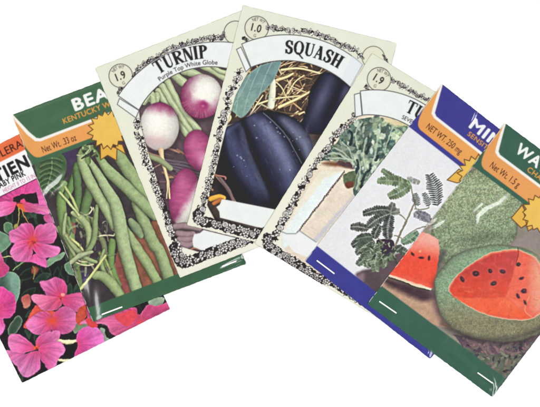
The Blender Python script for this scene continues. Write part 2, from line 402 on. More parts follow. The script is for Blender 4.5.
    # left flowers
    pet(a((-8, 280), (12, 300), (16, 322), (38, 345), (32, 372), (-8, 384)), v=(-4, 266))
    pet(b((-8, 138), (40, 145), (68, 178), (71, 220), (50, 256), (14, 266), (25, 300), (4, 336), (-8, 336)), (226, 76, 150), v=(-4, 310), edge=(1, (250, 190, 214)))
    # third, fourth
    v = (61, 297)
    pet(b((100, 172), (130, 158), (136, 202), (110, 216)), (190, 82, 86))
    pet(b((180, 98), (215, 92), (250, 80), (290, 100), (300, 140), (282, 168), (222, 168), (196, 130)), v=v)
    sh.poly(b((125, 262), (160, 206), (200, 222), (250, 240), (150, 300), (106, 306), (112, 285)), (222, 92, 82), tex=(.12, 4))
    pet(b((143, 160), (175, 155), (220, 162), (275, 178), (262, 216), (202, 228), (168, 200), (146, 180)), (230, 88, 140), v=v)
    pet(b((285, 166), (330, 152), (372, 150), (386, 185), (370, 226), (322, 228), (288, 198)), (232, 76, 140), v=v)
    sh.ell(b((284, 158))[0], 2.0, 1.8, 0, (242, 150, 150), idd=False)
    v = (52.5, 321)
    pet(b((118, 292), (160, 246), (212, 236), (232, 275), (222, 326), (160, 332)), v=v)
    pet(b((232, 262), (282, 214), (326, 224), (346, 265), (330, 312), (290, 330), (240, 318)), v=v)
    sh.glow(v, 6, 5, 0, (226, 84, 58), .8)
    sh.poly(b((340, 262), (352, 222), (386, 204), (392, 246), (366, 290), (346, 285)), (192, 82, 66), tex=(.24, 4))
    # fifth
    sh.stroke(d((330, 146), (400, 156), (462, 148)), [1.6, 2.3, 1.2], (232, 222, 170)); sh.stroke(d((350, 260), (400, 268), (450, 258)), [1.2, 1.6, .8], (226, 214, 160))
    v = (36, 347.5)
    pet(d((36, 205), (80, 213), (150, 220), (80, 275), (50, 240)), v=v)
    pet(d((50, 140), (75, 110), (130, 120), (192, 170), (216, 198), (150, 216), (80, 216), (58, 190)), v=v)
    pet(d((218, 150), (258, 108), (350, 90), (352, 140), (300, 172), (232, 194)), v=v)
    pet(d((240, 190), (300, 168), (360, 160), (388, 210), (352, 252), (330, 304), (300, 326), (268, 290), (244, 250)), v=v)
    pet(d((80, 270), (130, 240), (222, 214), (238, 262), (232, 320), (180, 362), (136, 356), (108, 310)), (232, 92, 162), v=v)
    sh.glow(v, 2.2, 1.6, 0, (240, 120, 60), .9); sh.ell((37, 348), 1.1, .9, 0, (170, 60, 40), idd=False)
    # lower right
    pet(e((75, 210), (95, 180), (135, 165), (172, 176), (196, 214), (186, 260), (130, 280), (68, 304), (82, 250)), (224, 78, 156), v=(75, 345))
    pet(e((100, 150), (150, 152), (215, 158), (232, 204), (262, 216), (330, 182), (400, 140), (500, 90), (478, 60), (430, 72), (388, 70), (360, 108), (330, 80), (240, 96), (130, 130)), (232, 88, 144), v=(140, 322))
    sh.poly(e((246, 118), (290, 100), (332, 92), (346, 122), (300, 162)), (222, 78, 92), tex=(.12, 4))
    sh.poly(e((345, 72), (362, 64), (372, 90), (362, 110), (350, 108)), (52, 44, 46), smooth=False); sh.poly(e((205, 165), (222, 190), (256, 214), (235, 226), (206, 205)), (48, 46, 46))
    sh.ell(e((394, 146))[0], 2, 1, -.4, (240, 120, 70), idd=False)
    pet(b((400, 200), (440, 190), (430, 270), (395, 262)), (222, 70, 130)); pet(b((390, 150), (420, 140), (420, 205), (388, 200)), (224, 66, 110))
    sh.poly(b((388, 262), (420, 270), (440, 300), (400, 300)), (214, 74, 80))
    sh.grain(.03)
    sh.steady()
    sh.part('title_panel'); sh.poly([P(-3, 10), P(200, 10), P(200, 47.4), P(-3, 47.4)], (250, 249, 250), smooth=False)
    sh.stroke([P(-3, 47.8), P(200, 47.8)], .35, (60, 30, 50), flat=True, smooth=False)
    sh.part('shade_band'); sh.poly([P(-3, -3), P(200, -3), P(200, 16.6), P(-3, 16.6)], (233, 112, 66), smooth=False, tex=(.06, 5))
    sh.part('shade_lettering', 'shade_band'); sh.text('SHADE TOLERANT', P(31, 12.9), 7.6, (62, 34, 28), 91, .004)
    sh.part('title_lettering', 'title_panel'); sh.text('IMPATIENS', P(29, 33.2), 11.8, (24, 20, 26), 84, .04)
    sh.part('variety_lettering', 'title_panel'); sh.text('BABY PINK', P(64, 39.9), 5.6, (30, 24, 32), 32.5, .022)
    sh.part('height_lettering', 'title_panel'); sh.text('HEIGHT 8 TO 15 IN.', P(69, 45.9), 4.2, (196, 130, 168), 36, .006)

# ------------------------------------------------------------------ 2 beans
def art_beans(sh):
    P = sh.P; G = (66, 106, 74)
    sh.part('picture'); sh.wobble(.55, 5)
    sh.poly([P(-5, 50), P(200, 50), P(200, 240), P(-5, 240)], (66, 58, 62), smooth=False, tex=(.35, 8))
    a = lambda *p: Z(30, 130, 4.5, *p); b = lambda *p: Z(90, 196, 6, *p); c = lambda *p: Z(60, 220, 4.5, *p)
    sh.poly(c((250, 180), (300, 60), (380, 60), (440, 0), (560, 240), (560, 300), (260, 340)), (142, 92, 72), tex=(.3, 6))
    sh.poly(c((250, 170), (270, 180), (320, 310), (290, 330), (262, 260)), (140, 80, 74), tex=(.3, 4))
    sh.poly(a((150, 110), (225, 92), (240, 180), (210, 215), (170, 190)), (70, 58, 84), tex=(.2, 6))
    sh.poly(c((10, 20), (60, 0), (70, 60), (30, 90)), (150, 90, 80), tex=(.3, 4))
    sh.poly(c((60, 230), (110, 228), (130, 262), (80, 280)), (70, 60, 92), tex=(.3, 4))
    BG = (150, 166, 118)
    r = np.random.default_rng(11)
    # dark veined leaf
    lp = a((16, 120), (60, 108), (110, 105), (150, 112), (166, 160), (150, 225), (110, 275), (60, 280), (36, 220))
    sh.poly(lp, (72, 98, 66), tex=(.3, 5))
    v0, v1 = a((100, 112))[0], a((70, 280))[0]
    sh.stroke([v0, a((96, 190))[0], v1], .6, (136, 156, 116), flat=True, alpha=.8)
    for t in np.linspace(.08, .9, 7):
        m = np.array(v0)*(1-t)+np.array(v1)*t
        for sgn in (-1, 1):
            e = m+np.array((sgn*11*(1-.3*t), 3+4*t)); sh.stroke([m, (m+e)/2+(0, -1), e], .4, (128, 150, 108), flat=True, alpha=.6)
            sh.stroke([m+(0, 2.0), (m+e)/2+(0, 1.3), e+(0, 2)], .9, (48, 68, 46), flat=True, alpha=.55)
    # thin stems and pods of the left
    for pts, w, col in [
        (c((0, 40), (40, 110), (70, 200), (90, 300)), 3.4, (104, 122, 76)), (c((30, 0), (50, 80), (60, 170)), 4.2, (122, 142, 92)),
        (a((150, 250), (140, 320), (150, 420)), 5, (120, 144, 88)), (a((215, 160), (190, 240), (160, 300)), 4, (104, 132, 80)), (a((210, 190), (215, 300), (200, 400)), 4, (92, 116, 76)),
        (a((270, 270), (250, 340), (240, 420)), 5, (100, 122, 80)), (c((120, 0), (132, 60), (128, 130), (110, 190)), 3.4, (142, 164, 100)), (c((235, 100), (230, 200), (260, 290)), 3.6, (112, 138, 84)),
        (c((170, 60), (200, 120), (190, 200)), 3, (118, 124, 92)), (c((60, 120), (100, 170), (140, 190)), 3, (150, 160, 110)), (c((20, 60), (90, 120), (110, 170)), 1.6, (192, 196, 130)), (c((80, 0), (130, 50), (128, 126)), 2.2, (176, 188, 120)),
        (c((150, 0), (160, 40), (150, 100)), 3, (128, 150, 96)), (a((160, 260), (200, 330), (225, 400)), 1.5, (172, 182, 118)), (c((180, 150), (220, 230), (280, 330)), 2, (132, 148, 92)), (c((205, 180), (240, 260), (285, 330)), 1.4, (142, 156, 100))]:
        sh.stroke(pts, w, col, tex=(.14, 4), lo=.5)
    for pts in [c((172, 75), (200, 68), (240, 70), (246, 62)), c((150, 0), (160, 20), (165, 40)), a((240, 385), (265, 378), (280, 360), (275, 348)), a((285, 350), (290, 370), (292, 405)), c((60, 160), (90, 185), (120, 190)), c((70, 190), (110, 205), (150, 200))]:
        sh.stroke(pts, .75, (206, 200, 156), lo=.8)
    for i in range(80):
        p = np.array(c((r.uniform(10, 225), r.uniform(-40, 260)))[0]); an = r.normal(1.2, .5) if i % 4 else r.uniform(0, 6.28); e = np.array((math.cos(an), math.sin(an)))*r.uniform(4, 14)
        sh.stroke([p, p+e*.5+r.normal(0, .8, 2), p+e], r.uniform(.3, 1.3), r.choice([(156, 164, 122), (110, 124, 90), (76, 74, 70), (190, 192, 156), (108, 100, 104), (146, 148, 128)]), lo=.7, alpha=.55)
    pod = lambda pts, w, col=BG, lo=.58: (sh.stroke(pts, np.asarray(w)*1.14, (52, 56, 44), flat=True, alpha=.55, soft=2.2), sh.stroke(pts, w, col, tex=(.16, 3.5), lo=lo, hi=1.12, bias=-.3))
    for pts, w, col in [([(73, 213), (82, 219), (89, 231), (88, 249)], [2.2, 3.4, 3.3, 2], (158, 172, 124)), ([(66, 214), (64, 232), (70, 246), (76, 258)], [1.6, 2.2, 1.6], (150, 162, 118)), ([(97, 206), (95.5, 221), (94, 239), (86, 254)], [1.8, 3, 2.6], (132, 150, 104)),
                        ([(60, 193), (69, 203), (79, 215)], [1.4, 1.2], (178, 188, 132)), ([(66, 236), (74, 247), (86, 258), (96, 262)], [1.6, 2.6, 1.8], (148, 160, 116)), ([(72, 262), (80, 256), (92, 252)], [2.2, 3, 1.4], (160, 168, 132)), ([(104, 250), (101, 262), (108, 280), (117, 293)], [1.4, 2.4, 2], (136, 152, 106))]:
        sh.stroke(pts, np.asarray(w)*1.25, (60, 60, 50), flat=True, alpha=.45, soft=2); sh.stroke(pts, w, col, tex=(.14, 4), lo=.62)
    pod([(117, 153), (128, 170), (139, 188), (150, 208)], [5.5, 6.5, 6.2, 5.5], (142, 160, 114))
    pod([(136, 204), (144, 222), (154, 244), (160, 252), (169, 279)], [4.6, 5.6, 5.8, 5.6, 5.8], (146, 162, 118))
    pod(b((245, 150), (275, 190), (305, 238)), [3, 5, 3], (128, 144, 108))
    pod(a((310, 125), (360, 190), (425, 250), (485, 310), (560, 380)), [3, 5.6, 5.8, 5.8, 5.6], (148, 166, 120))
    pod([(120, 222), (133, 242), (145.5, 261), (157, 281)], [3.6, 4.8, 5, 4.8])
    pod(a((236, 98), (232, 135), (262, 215), (304, 292), (345, 360), (376, 428)), [3.4, 4.6, 5.2, 5.2, 5.0, 3.6], (158, 174, 128))
    pod([(88, 159), (97, 172), (106, 188), (114, 201), (118.5, 216), (122, 236), (127, 258), (137, 291)], [2.2, 3.8, 5.0, 6.0, 6.5, 6.5, 6.4, 5.8], (158, 174, 130))
    pod(c((160, 248), (196, 256), (235, 290), (272, 346)), [4, 5, 5, 4.6], (146, 162, 114))
    sh.stroke(c((96, 308), (150, 240), (204, 162)), [1.6, 1.3], (186, 190, 126), lo=.7)
    # stalk ends under the badge
    for pts in [a((238, 100), (250, 80), (280, 72)), a((262, 142), (262, 100), (290, 80)), a((312, 128), (296, 96), (280, 78))]: sh.stroke(pts, [2.6, 1.2], (112, 134, 86), lo=.6)
    for i in range(16):
        p = np.array(a((r.uniform(230, 320), r.uniform(70, 120)))[0]); e = r.normal(0, 3, 2); sh.stroke([p, p+e], [1.5, .6], r.choice([(150, 164, 120), (92, 110, 74), (60, 70, 52)]), lo=.7)
    sh.grain(.032)
    header(sh, G, (238, 164, 90), title='BEANS', tu=61, tv=18.5, tcap=11.6, tlen=63, kind='KENTUCKY WONDER', ku=45.5, kv=26.8, kcap=5.4, klen=77, net='Net Wt. .33 oz', nu=15.5, nv_=46.6, ncap=6.6, nlen=36, white_v=33.6, iu=14.5)
    b8 = (107.8, 130)
    badge(sh, b8, 4, [a((316, 66), (318, 135), (350, 114), (390, 138), (392, 80)), a((385, 80), (402, 90), (432, 110), (416, 66), (390, 62))])
    band(sh, (60, 102, 72), 207.5); cut_edge(sh)

# ------------------------------------------------------------------ old-fashioned paper packets
CARD = (231, 234, 214); RIB = (240, 244, 241)
def card(sh, weight, top, bot, left, fold, title, tspec, sub, badge_c, badge_r=11.8):
    """cream card, picture frame already painted; adds garland, ribbon, badge and lettering"""
    P = sh.P; line = (64, 60, 62)
    ct, rt = circ3(*top); cb, rb = circ3(*bot)
    sh.part('weight_seal'); sh.ell(badge_c, badge_r, badge_r, 0, (229, 229, 208), line=(.32, line))
    sh.part('weight_lettering', 'weight_seal')
    d = sh.ex/np.linalg.norm(sh.ex); n = np.array((d[1], -d[0])); bc = np.array(badge_c)
    sh.text(weight, tuple(bc-d*5.0-n*3.6), 7.4, (62, 54, 52), 9.6, .02)
    th = math.radians(42); a0 = math.atan2(d[1], d[0]); st = bc+7.2*np.array((math.sin(a0-th), -math.cos(a0-th)))
    sh.text('NET WT', tuple(st), 3.4, (88, 80, 72), 10.6, .004, arc=(bc, 7.2))
    sh.text('G', tuple(bc-d*1.3-n*9.2), 3.0, (110, 102, 92), 2.6, 0)
    return ct, rt, cb, rb
def arc_pts(c, r, p, q, n=24):
    a0 = math.atan2(p[1]-c[1], p[0]-c[0]); a1 = math.atan2(q[1]-c[1], q[0]-c[0])
    if a1-a0 > math.pi: a1 -= 2*math.pi
    if a0-a1 > math.pi: a1 += 2*math.pi
    return [(c[0]+r*math.cos(t), c[1]+r*math.sin(t)) for t in np.linspace(a0, a1, n)]
def ribbon(sh, ct, rt, cb, rb, tl, bl, tr, br, fold):
    line = (58, 54, 60)
    sh.part('name_ribbon')
    sh.poly(fold, (238, 243, 240), smooth=False, line=(.3, line), tex=(.02, 6))
    pts = arc_pts(ct, rt, tl, tr)+arc_pts(cb, rb, br, bl)
    sh.poly(pts, RIB, smooth=False, line=(.34, line), tex=(.03, 5))
def base_card(sh):
    sh.part('paper_margin'); sh.poly([sh.P(-5, -5), sh.P(200, -5), sh.P(200, 240), sh.P(-5, 240)], CARD, smooth=False, tex=(.03, 14))
    c2 = np.array((243, 241, 223), np.float32); t = sm(sh.V/190)[..., None]      # the card is a little creamier towards its foot
    sh.rgb[:] = sh.rgb*(1-t*.9)+c2*t*.9
def card_edge(sh):
    e = np.minimum(np.minimum(sh.U, sh.W-sh.U), np.minimum(sh.V, sh.H-sh.V)); c = sm((.8-e)/.7)*sm((fbm(sh.X0, sh.Y0, 6, sh.seed+3)-.25)/.3)
    sh.put((slice(None), slice(None)), c, A(176, 176, 158), False, .6)
def window(sh, pts):
    """clip mask for the picture"""
    sh.clip = None; d = sh.dist_poly((slice(None), slice(None)), np.asarray(pts, float)); return sm(.5-d/.8*.5)

def art_turnip(sh):
    P = sh.P; base_card(sh)
    top = ((118.3, 95.8), (166.7, 53.5), (231.7, 42.5)); bot = ((139, 110), (161.7, 83), (206.7, 66.7))
    ct, rt, cb, rb = card(sh, '1.9', top, bot, None, None, 'TURNIP', None, None, (120.8, 75.8))
    sh.part('blank_seal'); sh.ell((235.5, 32.5), 11.5, 11.5, 0, (229, 230, 208), line=(.32, (64, 60, 62)))
    tr = tuple(np.array((262, 42))); br = (250, 65.6)
    br = arc_pts(cb, rb, (206.7, 66.7), (262, 75), 2)[1]
    # picture
    win = [(139, 112)]+arc_pts(cb, rb, (139, 110), (260, 72))+[P(146, 60), P(150, 200), (205, 254), (180, 246), (170, 222), (157, 180), (146, 145), (141, 125)]
    sh.part('picture'); sh.clip = window(sh, win); sh.wobble(.45, 5)
    sh.poly([P(-5, 0), P(200, 0), P(200, 240), P(-5, 240)], (88, 72, 78), smooth=False, tex=(.35, 7))
    r = np.random.default_rng(21); k = lambda *p: Z(120, 60, 4.5, *p); k2 = lambda *p: Z(130, 140, 4.5, *p); k3 = lambda *p: Z(140, 128, 6, *p)
    for i in range(60):
        p = np.array((r.uniform(140, 215), r.uniform(150, 250))); a = r.normal(.4, .5); e = np.array((math.cos(a), math.sin(a)))*r.uniform(3, 10)
        sh.stroke([p-e, p+e], r.uniform(.5, 1.4), r.choice([(150, 104, 84), (112, 88, 92), (70, 54, 62), (176, 140, 112)]), lo=.7, alpha=.75)
    st = (166, 176, 138)
    for pts, w in [(k((230, 50), (270, 90), (330, 130)), 4.5), (k((290, 50), (330, 60), (380, 90)), 4), (k((215, 100), (275, 220), (350, 315)), 3.6), (k((190, 120), (260, 240), (320, 330)), 3.6), (k((172, 140), (230, 240), (300, 335)), 3.0), (k((370, 28), (420, 50), (480, 90)), 3), (k((420, 30), (450, 50), (490, 60)), 2.4), (k((140, 175), (165, 160), (160, 190)), 3.4), (k((110, 190), (140, 150), (150, 190)), 3)]:
        sh.stroke(pts, w*1.12, (84, 84, 70), flat=True, alpha=.5, soft=2); sh.stroke(pts, w, st, tex=(.12, 4), lo=.66)
        p = along(pts, 2); sh.stroke([tuple(x+(w*.35, -w*.2)) for x in p[::4]], .4, (216, 220, 190), flat=True, alpha=.7)
    for i in range(5): sh.stroke([(165+i*3, 160+i*3), (185, 163+i*3.2), (200, 168+i*3)], 1.3, (96, 82, 94), lo=.6)
    mag = A(170, 72, 122); pink = A(214, 130, 164); wht = A(243, 240, 230)
    def turnip(c, rx, ry, ang, f, shade=(.0, .0)):
        def fn(a, b, q, X, Y):
            t = sm(f(a, b)+(fbm(X, Y, 5, 77, 3)-.5)*.30)[..., None]
            n2 = fbm(X*.4, Y*1.0, 3, 31, 2)[..., None]; m = mag*(.9+.2*n2)+ (pink-mag)*sm(1.1-q)[..., None]*.35
            col = m*t+wht*(1-t); z = np.sqrt(np.clip(1-q*q, 0, 1))
            return col*(.62+.44*np.clip(z*.85+.25*(-a*shade[0]-b*shade[1]), 0, 1))[..., None]*(.97+.06*fbm(X, Y, 1.6, 5, 2))[..., None]
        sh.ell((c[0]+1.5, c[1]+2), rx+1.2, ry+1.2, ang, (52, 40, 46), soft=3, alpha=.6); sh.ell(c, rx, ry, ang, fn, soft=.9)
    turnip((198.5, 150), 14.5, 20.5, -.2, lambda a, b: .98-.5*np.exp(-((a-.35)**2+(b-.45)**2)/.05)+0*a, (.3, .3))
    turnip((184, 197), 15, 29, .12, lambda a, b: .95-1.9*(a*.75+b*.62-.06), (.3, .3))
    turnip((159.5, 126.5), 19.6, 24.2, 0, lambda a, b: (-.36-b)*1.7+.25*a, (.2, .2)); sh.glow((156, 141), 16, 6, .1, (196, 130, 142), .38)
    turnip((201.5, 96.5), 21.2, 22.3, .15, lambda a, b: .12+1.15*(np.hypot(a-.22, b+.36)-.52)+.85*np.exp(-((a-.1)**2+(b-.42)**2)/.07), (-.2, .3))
    for i in range(60):
        t = r.uniform(.5, 2.9); c = np.array((201.5, 96.5)); e = np.array((math.cos(t), math.sin(t))); sh.stroke([c+e*(14+r.uniform(0, 3)), c+e*21], .3, (216, 150, 160), flat=True, alpha=.16)
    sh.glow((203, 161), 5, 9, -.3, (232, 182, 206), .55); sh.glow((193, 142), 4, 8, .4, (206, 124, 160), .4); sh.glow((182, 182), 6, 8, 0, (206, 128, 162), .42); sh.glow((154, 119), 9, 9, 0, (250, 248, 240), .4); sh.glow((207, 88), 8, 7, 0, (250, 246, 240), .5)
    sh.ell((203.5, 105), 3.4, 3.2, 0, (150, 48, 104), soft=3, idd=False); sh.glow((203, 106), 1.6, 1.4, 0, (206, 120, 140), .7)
    sh.stroke(k3((126, 135), (135, 190), (155, 270), (172, 340), (178, 420)), [3.0, 2.0, 1.5, 1.1, .9], (206, 180, 142), tex=(.15, 4), lo=.7)
    sh.stroke(k3((150, 250), (165, 330), (160, 420)), [.9, .6], (214, 190, 150), lo=.7)
    sh.stroke(k3((40, 165), (120, 195), (180, 240)), [2.6, 3.0], (140, 148, 112), lo=.6)
    for pts in [Z(160, 190, 6, (95, 222), (150, 215), (230, 232)), Z(160, 190, 6, (110, 262), (150, 270), (195, 266)), Z(160, 190, 6, (118, 298), (160, 300), (196, 294)), Z(160, 190, 6, (128, 325), (160, 335), (190, 325))]: sh.stroke(pts, [3.4, 3.8, 3], (142, 120, 124), tex=(.15, 4), lo=.5)
    sh.grain(.013, mask=sh.id == sh.cur)
    sh.clip = None; sh.steady()
    sh.part('name_plate'); sh.poly(Z(160, 190, 6, (195, 300), (205, 265), (240, 258), (262, 240), (450, 286), (560, 300))+[P(150, 203), P(140, 214), P(20, 214)]+Z(160, 190, 6, (250, 362), (200, 340)), (241, 244, 241), smooth=False, tex=(.03, 5))
    card_edge(sh)
    sh.part('garland_border')
    vine(sh, [P(7, 195.5), P(7.5, 212.5), P(30, 214.5), P(70, 215), P(120, 215), P(150, 214)], 5.4, 5, CARD, solid=True, size=3.5)
    vine(sh, [(136.5, 120), (139, 134), (143, 148), (150, 170), (157, 188), (163, 206), (170, 228), (178, 248), (186, 262)], 4.2, 6, CARD, black=.9, size=3.6)
    vine(sh, [(134, 76), (142, 66), (155, 58), (168, 50), (185, 44), (205, 39), (222, 38)], 3.2, 7, CARD, black=.75, size=2.8)
    vine(sh, [(222, 39), (224, 33)], 2, 8, CARD, size=1.6); vine(sh, [(118, 92), (121, 88)], 2, 9, CARD, size=1.5)
    ribbon(sh, ct, rt, cb, rb, (118.3, 95.8), (139, 110), (268, 49), (258, 71), [(119.5, 98.5), (117.3, 104.5), (136, 118), (139, 110.5)])
    sh.part('title_lettering', 'name_ribbon')
    sh.text('TURNIP', (159.2, 74.2), 13.4, (34, 30, 34), 52.5, serif=True, arc=(cb, float(np.hypot(159.2-cb[0], 74.2-cb[1]))))
    sh.part('variety_lettering', 'name_ribbon'); sh.text('Purple Top White Globe', (160.2, 81.3), 4.4, (56, 48, 52), 61, .004, arc=(cb, float(np.hypot(160.2-cb[0], 81.3-cb[1]))))

def art_squash(sh):
    P = sh.P; base_card(sh)
    top = ((241.7, 44), (296.7, 35.2), (361.7, 64)); bot = ((251, 67.3), (290, 60.6), (350, 86.7))
    ct, rt, cb, rb = card(sh, '1.0', top, bot, None, None, 'SQUASH', None, None, (256.7, 28))
    sh.part('blank_seal'); sh.ell((373.3, 57.5), 11.2, 11.2, 0, (230, 230, 206), line=(.3, (84, 78, 72)))
    win = [(250, 69)]+arc_pts(cb, rb, (251, 67.3), (350, 86.7))+[(362, 92), P(150, 75), P(150, 212), (228, 226), (216, 222), (207, 205), (216, 170), (226, 130), (236, 95)]
    sh.part('picture'); sh.clip = window(sh, win); sh.wobble(.7, 4)
    sh.poly([P(-5, 0), P(200, 0), P(200, 240), P(-5, 240)], (74, 60, 54), smooth=False, tex=(.35, 6))
    r = np.random.default_rng(31); k = lambda *p: Z(215, 60, 4.5, *p); s1 = lambda *p: Z(190, 110, 4.5, *p); q6 = lambda *p: Z(210, 60, 6, *p)
    sh.steady()
    for i in range(190):
        p = np.array((r.uniform(240, 330), r.uniform(60, 118))); a = r.choice([-.55, -.4, .5, 1.2, -1.1, 2.2])+r.normal(0, .22); e = np.array((math.cos(a), math.sin(a)))*r.uniform(3, 13)
        sh.stroke([p-e, p+e*.1+r.normal(0, .4, 2), p+e], [r.uniform(.25, .8), r.uniform(.3, 1.0)], r.choice([(160, 130, 92), (112, 88, 64), (196, 168, 122), (84, 66, 56), (214, 192, 150)]), lo=.7, alpha=.85)
    for pts, w in [(k((190, 200), (270, 175), (380, 162)), 1.5), (k((290, 212), (360, 180), (425, 145)), 2.3), (k((280, 90), (320, 78), (350, 62)), 2.2), (k((275, 100), (300, 125), (320, 165)), 1.0), (k((330, 150), (360, 100), (400, 70)), 1.2), (k((300, 45), (380, 38), (470, 60)), 1.8), (k((160, 245), (185, 205), (215, 160)), 1.3), (k((380, 245), (400, 235), (405, 242)), 1.2), (k((40, 300), (70, 262), (60, 240)), 2.0), (k((345, 120), (420, 150)), .8), (k((50, 300), (100, 285)), 1.6)]:
        sh.stroke(pts, np.asarray(w)*np.array([.72, .5]), (222, 198, 150), tex=(.12, 4), lo=.62)
    sh.stroke(k((262, 95), (258, 150), (252, 205)), [2.6, 3.4, 3.6], (206, 206, 184), tex=(.08, 4), lo=.75)
    lp = q6((130, 290), (160, 190), (205, 112), (290, 40), (360, 16), (425, 8), (412, 55), (382, 120), (345, 165), (300, 210), (262, 262), (232, 310), (188, 348), (150, 320))
    sh.poly(lp, (112, 142, 142), tex=(.2, 6), edge=(.7, (150, 172, 160)), grad=((262, 64), (236, 110), (130, 160, 150)))
    for (p0, p1, p2) in [((262, 62), (250, 90), (243, 116)), ((272, 62), (264, 80), (258, 100)), ((240, 90), (238, 100), (236, 112)), ((250, 75), (240, 95), (234, 105))]: sh.stroke([p0, p1, p2], .35, (162, 184, 176), flat=True, alpha=.7)
    for i in range(26):
        p = np.array((r.uniform(234, 276), r.uniform(64, 115))); e = r.normal(0, 1, 2)*4; sh.stroke([p, p+e*.5+r.normal(0, .8, 2), p+e], .3, r.choice([(92, 122, 124), (150, 176, 170)]), flat=True, alpha=.5)
    sh.wobble(.4, 5)
    def sq(pts, col, g=None): sh.poly(pts, col, tex=(.14, 10), soft=1.2, edge=(2.6, (20, 19, 28)), grad=g)
    NV = (40, 40, 60)
    # upper right fruit
    sq(Z(290, 60, 6, (205, 70), (280, 95), (400, 170), (470, 260), (330, 430), (80, 430), (98, 290), (118, 190), (160, 120)), (38, 38, 56))
    sh.glow((322, 98), 6, 26, .42, (98, 100, 128), .75); sh.glow((345, 92), 4, 9, .5, (92, 90, 118), .7); sh.glow((333, 104), 3, 28, .42, (24, 22, 34), .7)
    # main fruit
    body = s1((132, 140), (160, 82), (232, 44), (300, 12), (360, 2), (445, 26), (505, 66), (545, 140), (560, 240), (540, 460), (300, 470), (160, 420), (138, 270))
    sh.poly(body, (20, 18, 26), soft=4, alpha=.8); sq(body, NV)
    def lobe(pts, w, col, al):
        for m, f in ((1.0, .34), (.7, .4), (.42, .5)):
            sh.stroke(pts, np.asarray(w)*m, col, flat=True, soft=np.max(w)*.9, alpha=al*f*.8, idd=False, tex=(.16, 4))
    lobe(s1((170, 100), (195, 160), (235, 240), (290, 330), (320, 400)), [4, 8, 8, 7, 5], (92, 97, 136), .95)
    lobe(s1((285, 40), (340, 100), (400, 190), (440, 280), (450, 330)), [5, 10, 11, 9, 6], (112, 118, 154), 1.0)
    lobe(s1((420, 50), (470, 95), (515, 150), (535, 210)), [3, 7, 8, 6], (146, 151, 178), 1.0)
    lobe(s1((165, 100), (185, 80), (225, 60)), [3, 4, 3], (110, 116, 150), .5)
    lobe(s1((238, 84), (258, 160), (288, 235), (324, 322), (352, 400)), [2.4, 4.2, 4.4, 4, 3], (128, 134, 168), .8)
    lobe(s1((330, 60), (372, 120), (418, 200), (448, 262)), [3, 5.5, 5.5, 4], (140, 146, 178), .8)
    sh.glow((272, 208), 46, 15, .26, (22, 21, 32), .75); sh.glow((222, 185), 8, 30, -.1, (20, 19, 28), .6)
    for i in range(130):      # fine bloom and scratches along the ribs
        p = np.array(s1((r.uniform(170, 530), r.uniform(30, 330)))[0]); e = np.array((.42, .9))*r.uniform(1.5, 6); sh.stroke([p, p+e], .35, r.choice([(120, 124, 152), (36, 36, 52), (92, 96, 128)]), flat=True, soft=1.2, alpha=r.uniform(.08, .3), idd=False)
    dk = (18, 17, 26)
    for pts, w in [(s1((236, 52), (262, 120), (290, 200), (325, 280), (365, 360), (385, 420)), [1.5, 3.2, 4, 4, 4, 4]), (s1((350, 14), (400, 70), (445, 125), (485, 190), (515, 250)), [1.2, 2.4, 3, 3.2, 3]), (s1((140, 150), (150, 220), (190, 320), (240, 400)), [3, 5, 6, 6])]:
        sh.stroke(pts, w, dk, flat=True, soft=5, alpha=.7, idd=False); sh.stroke(pts, np.asarray(w)*.45, dk, flat=True, soft=2.2, alpha=.8, idd=False)
    sh.stroke(s1((330, 14), (370, 48), (425, 105), (462, 165), (502, 240)), [.35, .5, .5, .45, .3], (168, 170, 188), flat=True, alpha=.5, idd=False)
    for i in range(12):
        p = s1((r.uniform(170, 530), r.uniform(20, 370)))[0]; sh.ell(p, r.uniform(.2, .42), r.uniform(.2, .35), r.uniform(0, 3), (190, 192, 205), soft=.6, idd=False, alpha=r.uniform(.2, .75))
    for p in s1((213, 205), (232, 218), (243, 226), (228, 212), (290, 70), (362, 55), (390, 80), (395, 98), (425, 120), (450, 270), (495, 122), (480, 130), (405, 105), (300, 125)): sh.ell(p, .55, .45, .4, (214, 216, 224), soft=.9, idd=False, alpha=.62)
    # straw at the foot
    for pts, w, c in [(s1((110, 290), (160, 345), (205, 420)), 1.2, (150, 120, 104)), (s1((130, 300), (175, 360), (195, 410)), 1.6, (112, 92, 92)), (s1((75, 290), (150, 300), (160, 310)), 1, (150, 100, 90)), (s1((95, 400), (130, 390), (150, 395)), 2.6, (206, 158, 70)), (s1((110, 420), (140, 405), (150, 425)), 2.2, (170, 104, 60)), (s1((60, 330), (100, 360)), 1.2, (140, 112, 92))]: sh.stroke(pts, w, c, lo=.65)
    sh.grain(.028, mask=sh.id == sh.cur)
    sh.clip = None; sh.steady()
    z = lambda *p: Z(190, 190, 6, *p)
    sh.part('name_plate'); sh.poly(z((158, 102), (178, 88), (192, 56), (215, 58))+[P(120, 189), P(126, 193), P(128, 206), P(120, 212)]+z((440, 232), (180, 166), (176, 130)), (241, 244, 241), smooth=False, tex=(.03, 5))
    card_edge(sh)
    sh.part('garland_border')
    vine(sh, [(199, 213), (199, 220), (215, 223.5), (235, 229), (255, 234), P(78, 216), P(120, 217), P(150, 215)], 5.2, 15, CARD, solid=True, size=3.4)
    vine(sh, [(240, 72), (236, 82), (229, 96), (226, 110), (221, 124), (218, 140), (215, 155), (213, 170), (208, 185), (204, 200), (200, 214)], 3.9, 16, CARD, black=.9, size=3.4)
    vine(sh, [(269, 27), (285, 30), (300, 31), (315, 33), (330, 39), (345, 46), (356, 51), (362, 57)], 3.2, 17, CARD, black=.75, size=2.8)
    vine(sh, [(244, 38), (247, 41)], 2, 18, CARD, size=1.5); vine(sh, [(384, 56), (387, 62)], 1.6, 19, CARD, size=1.4)
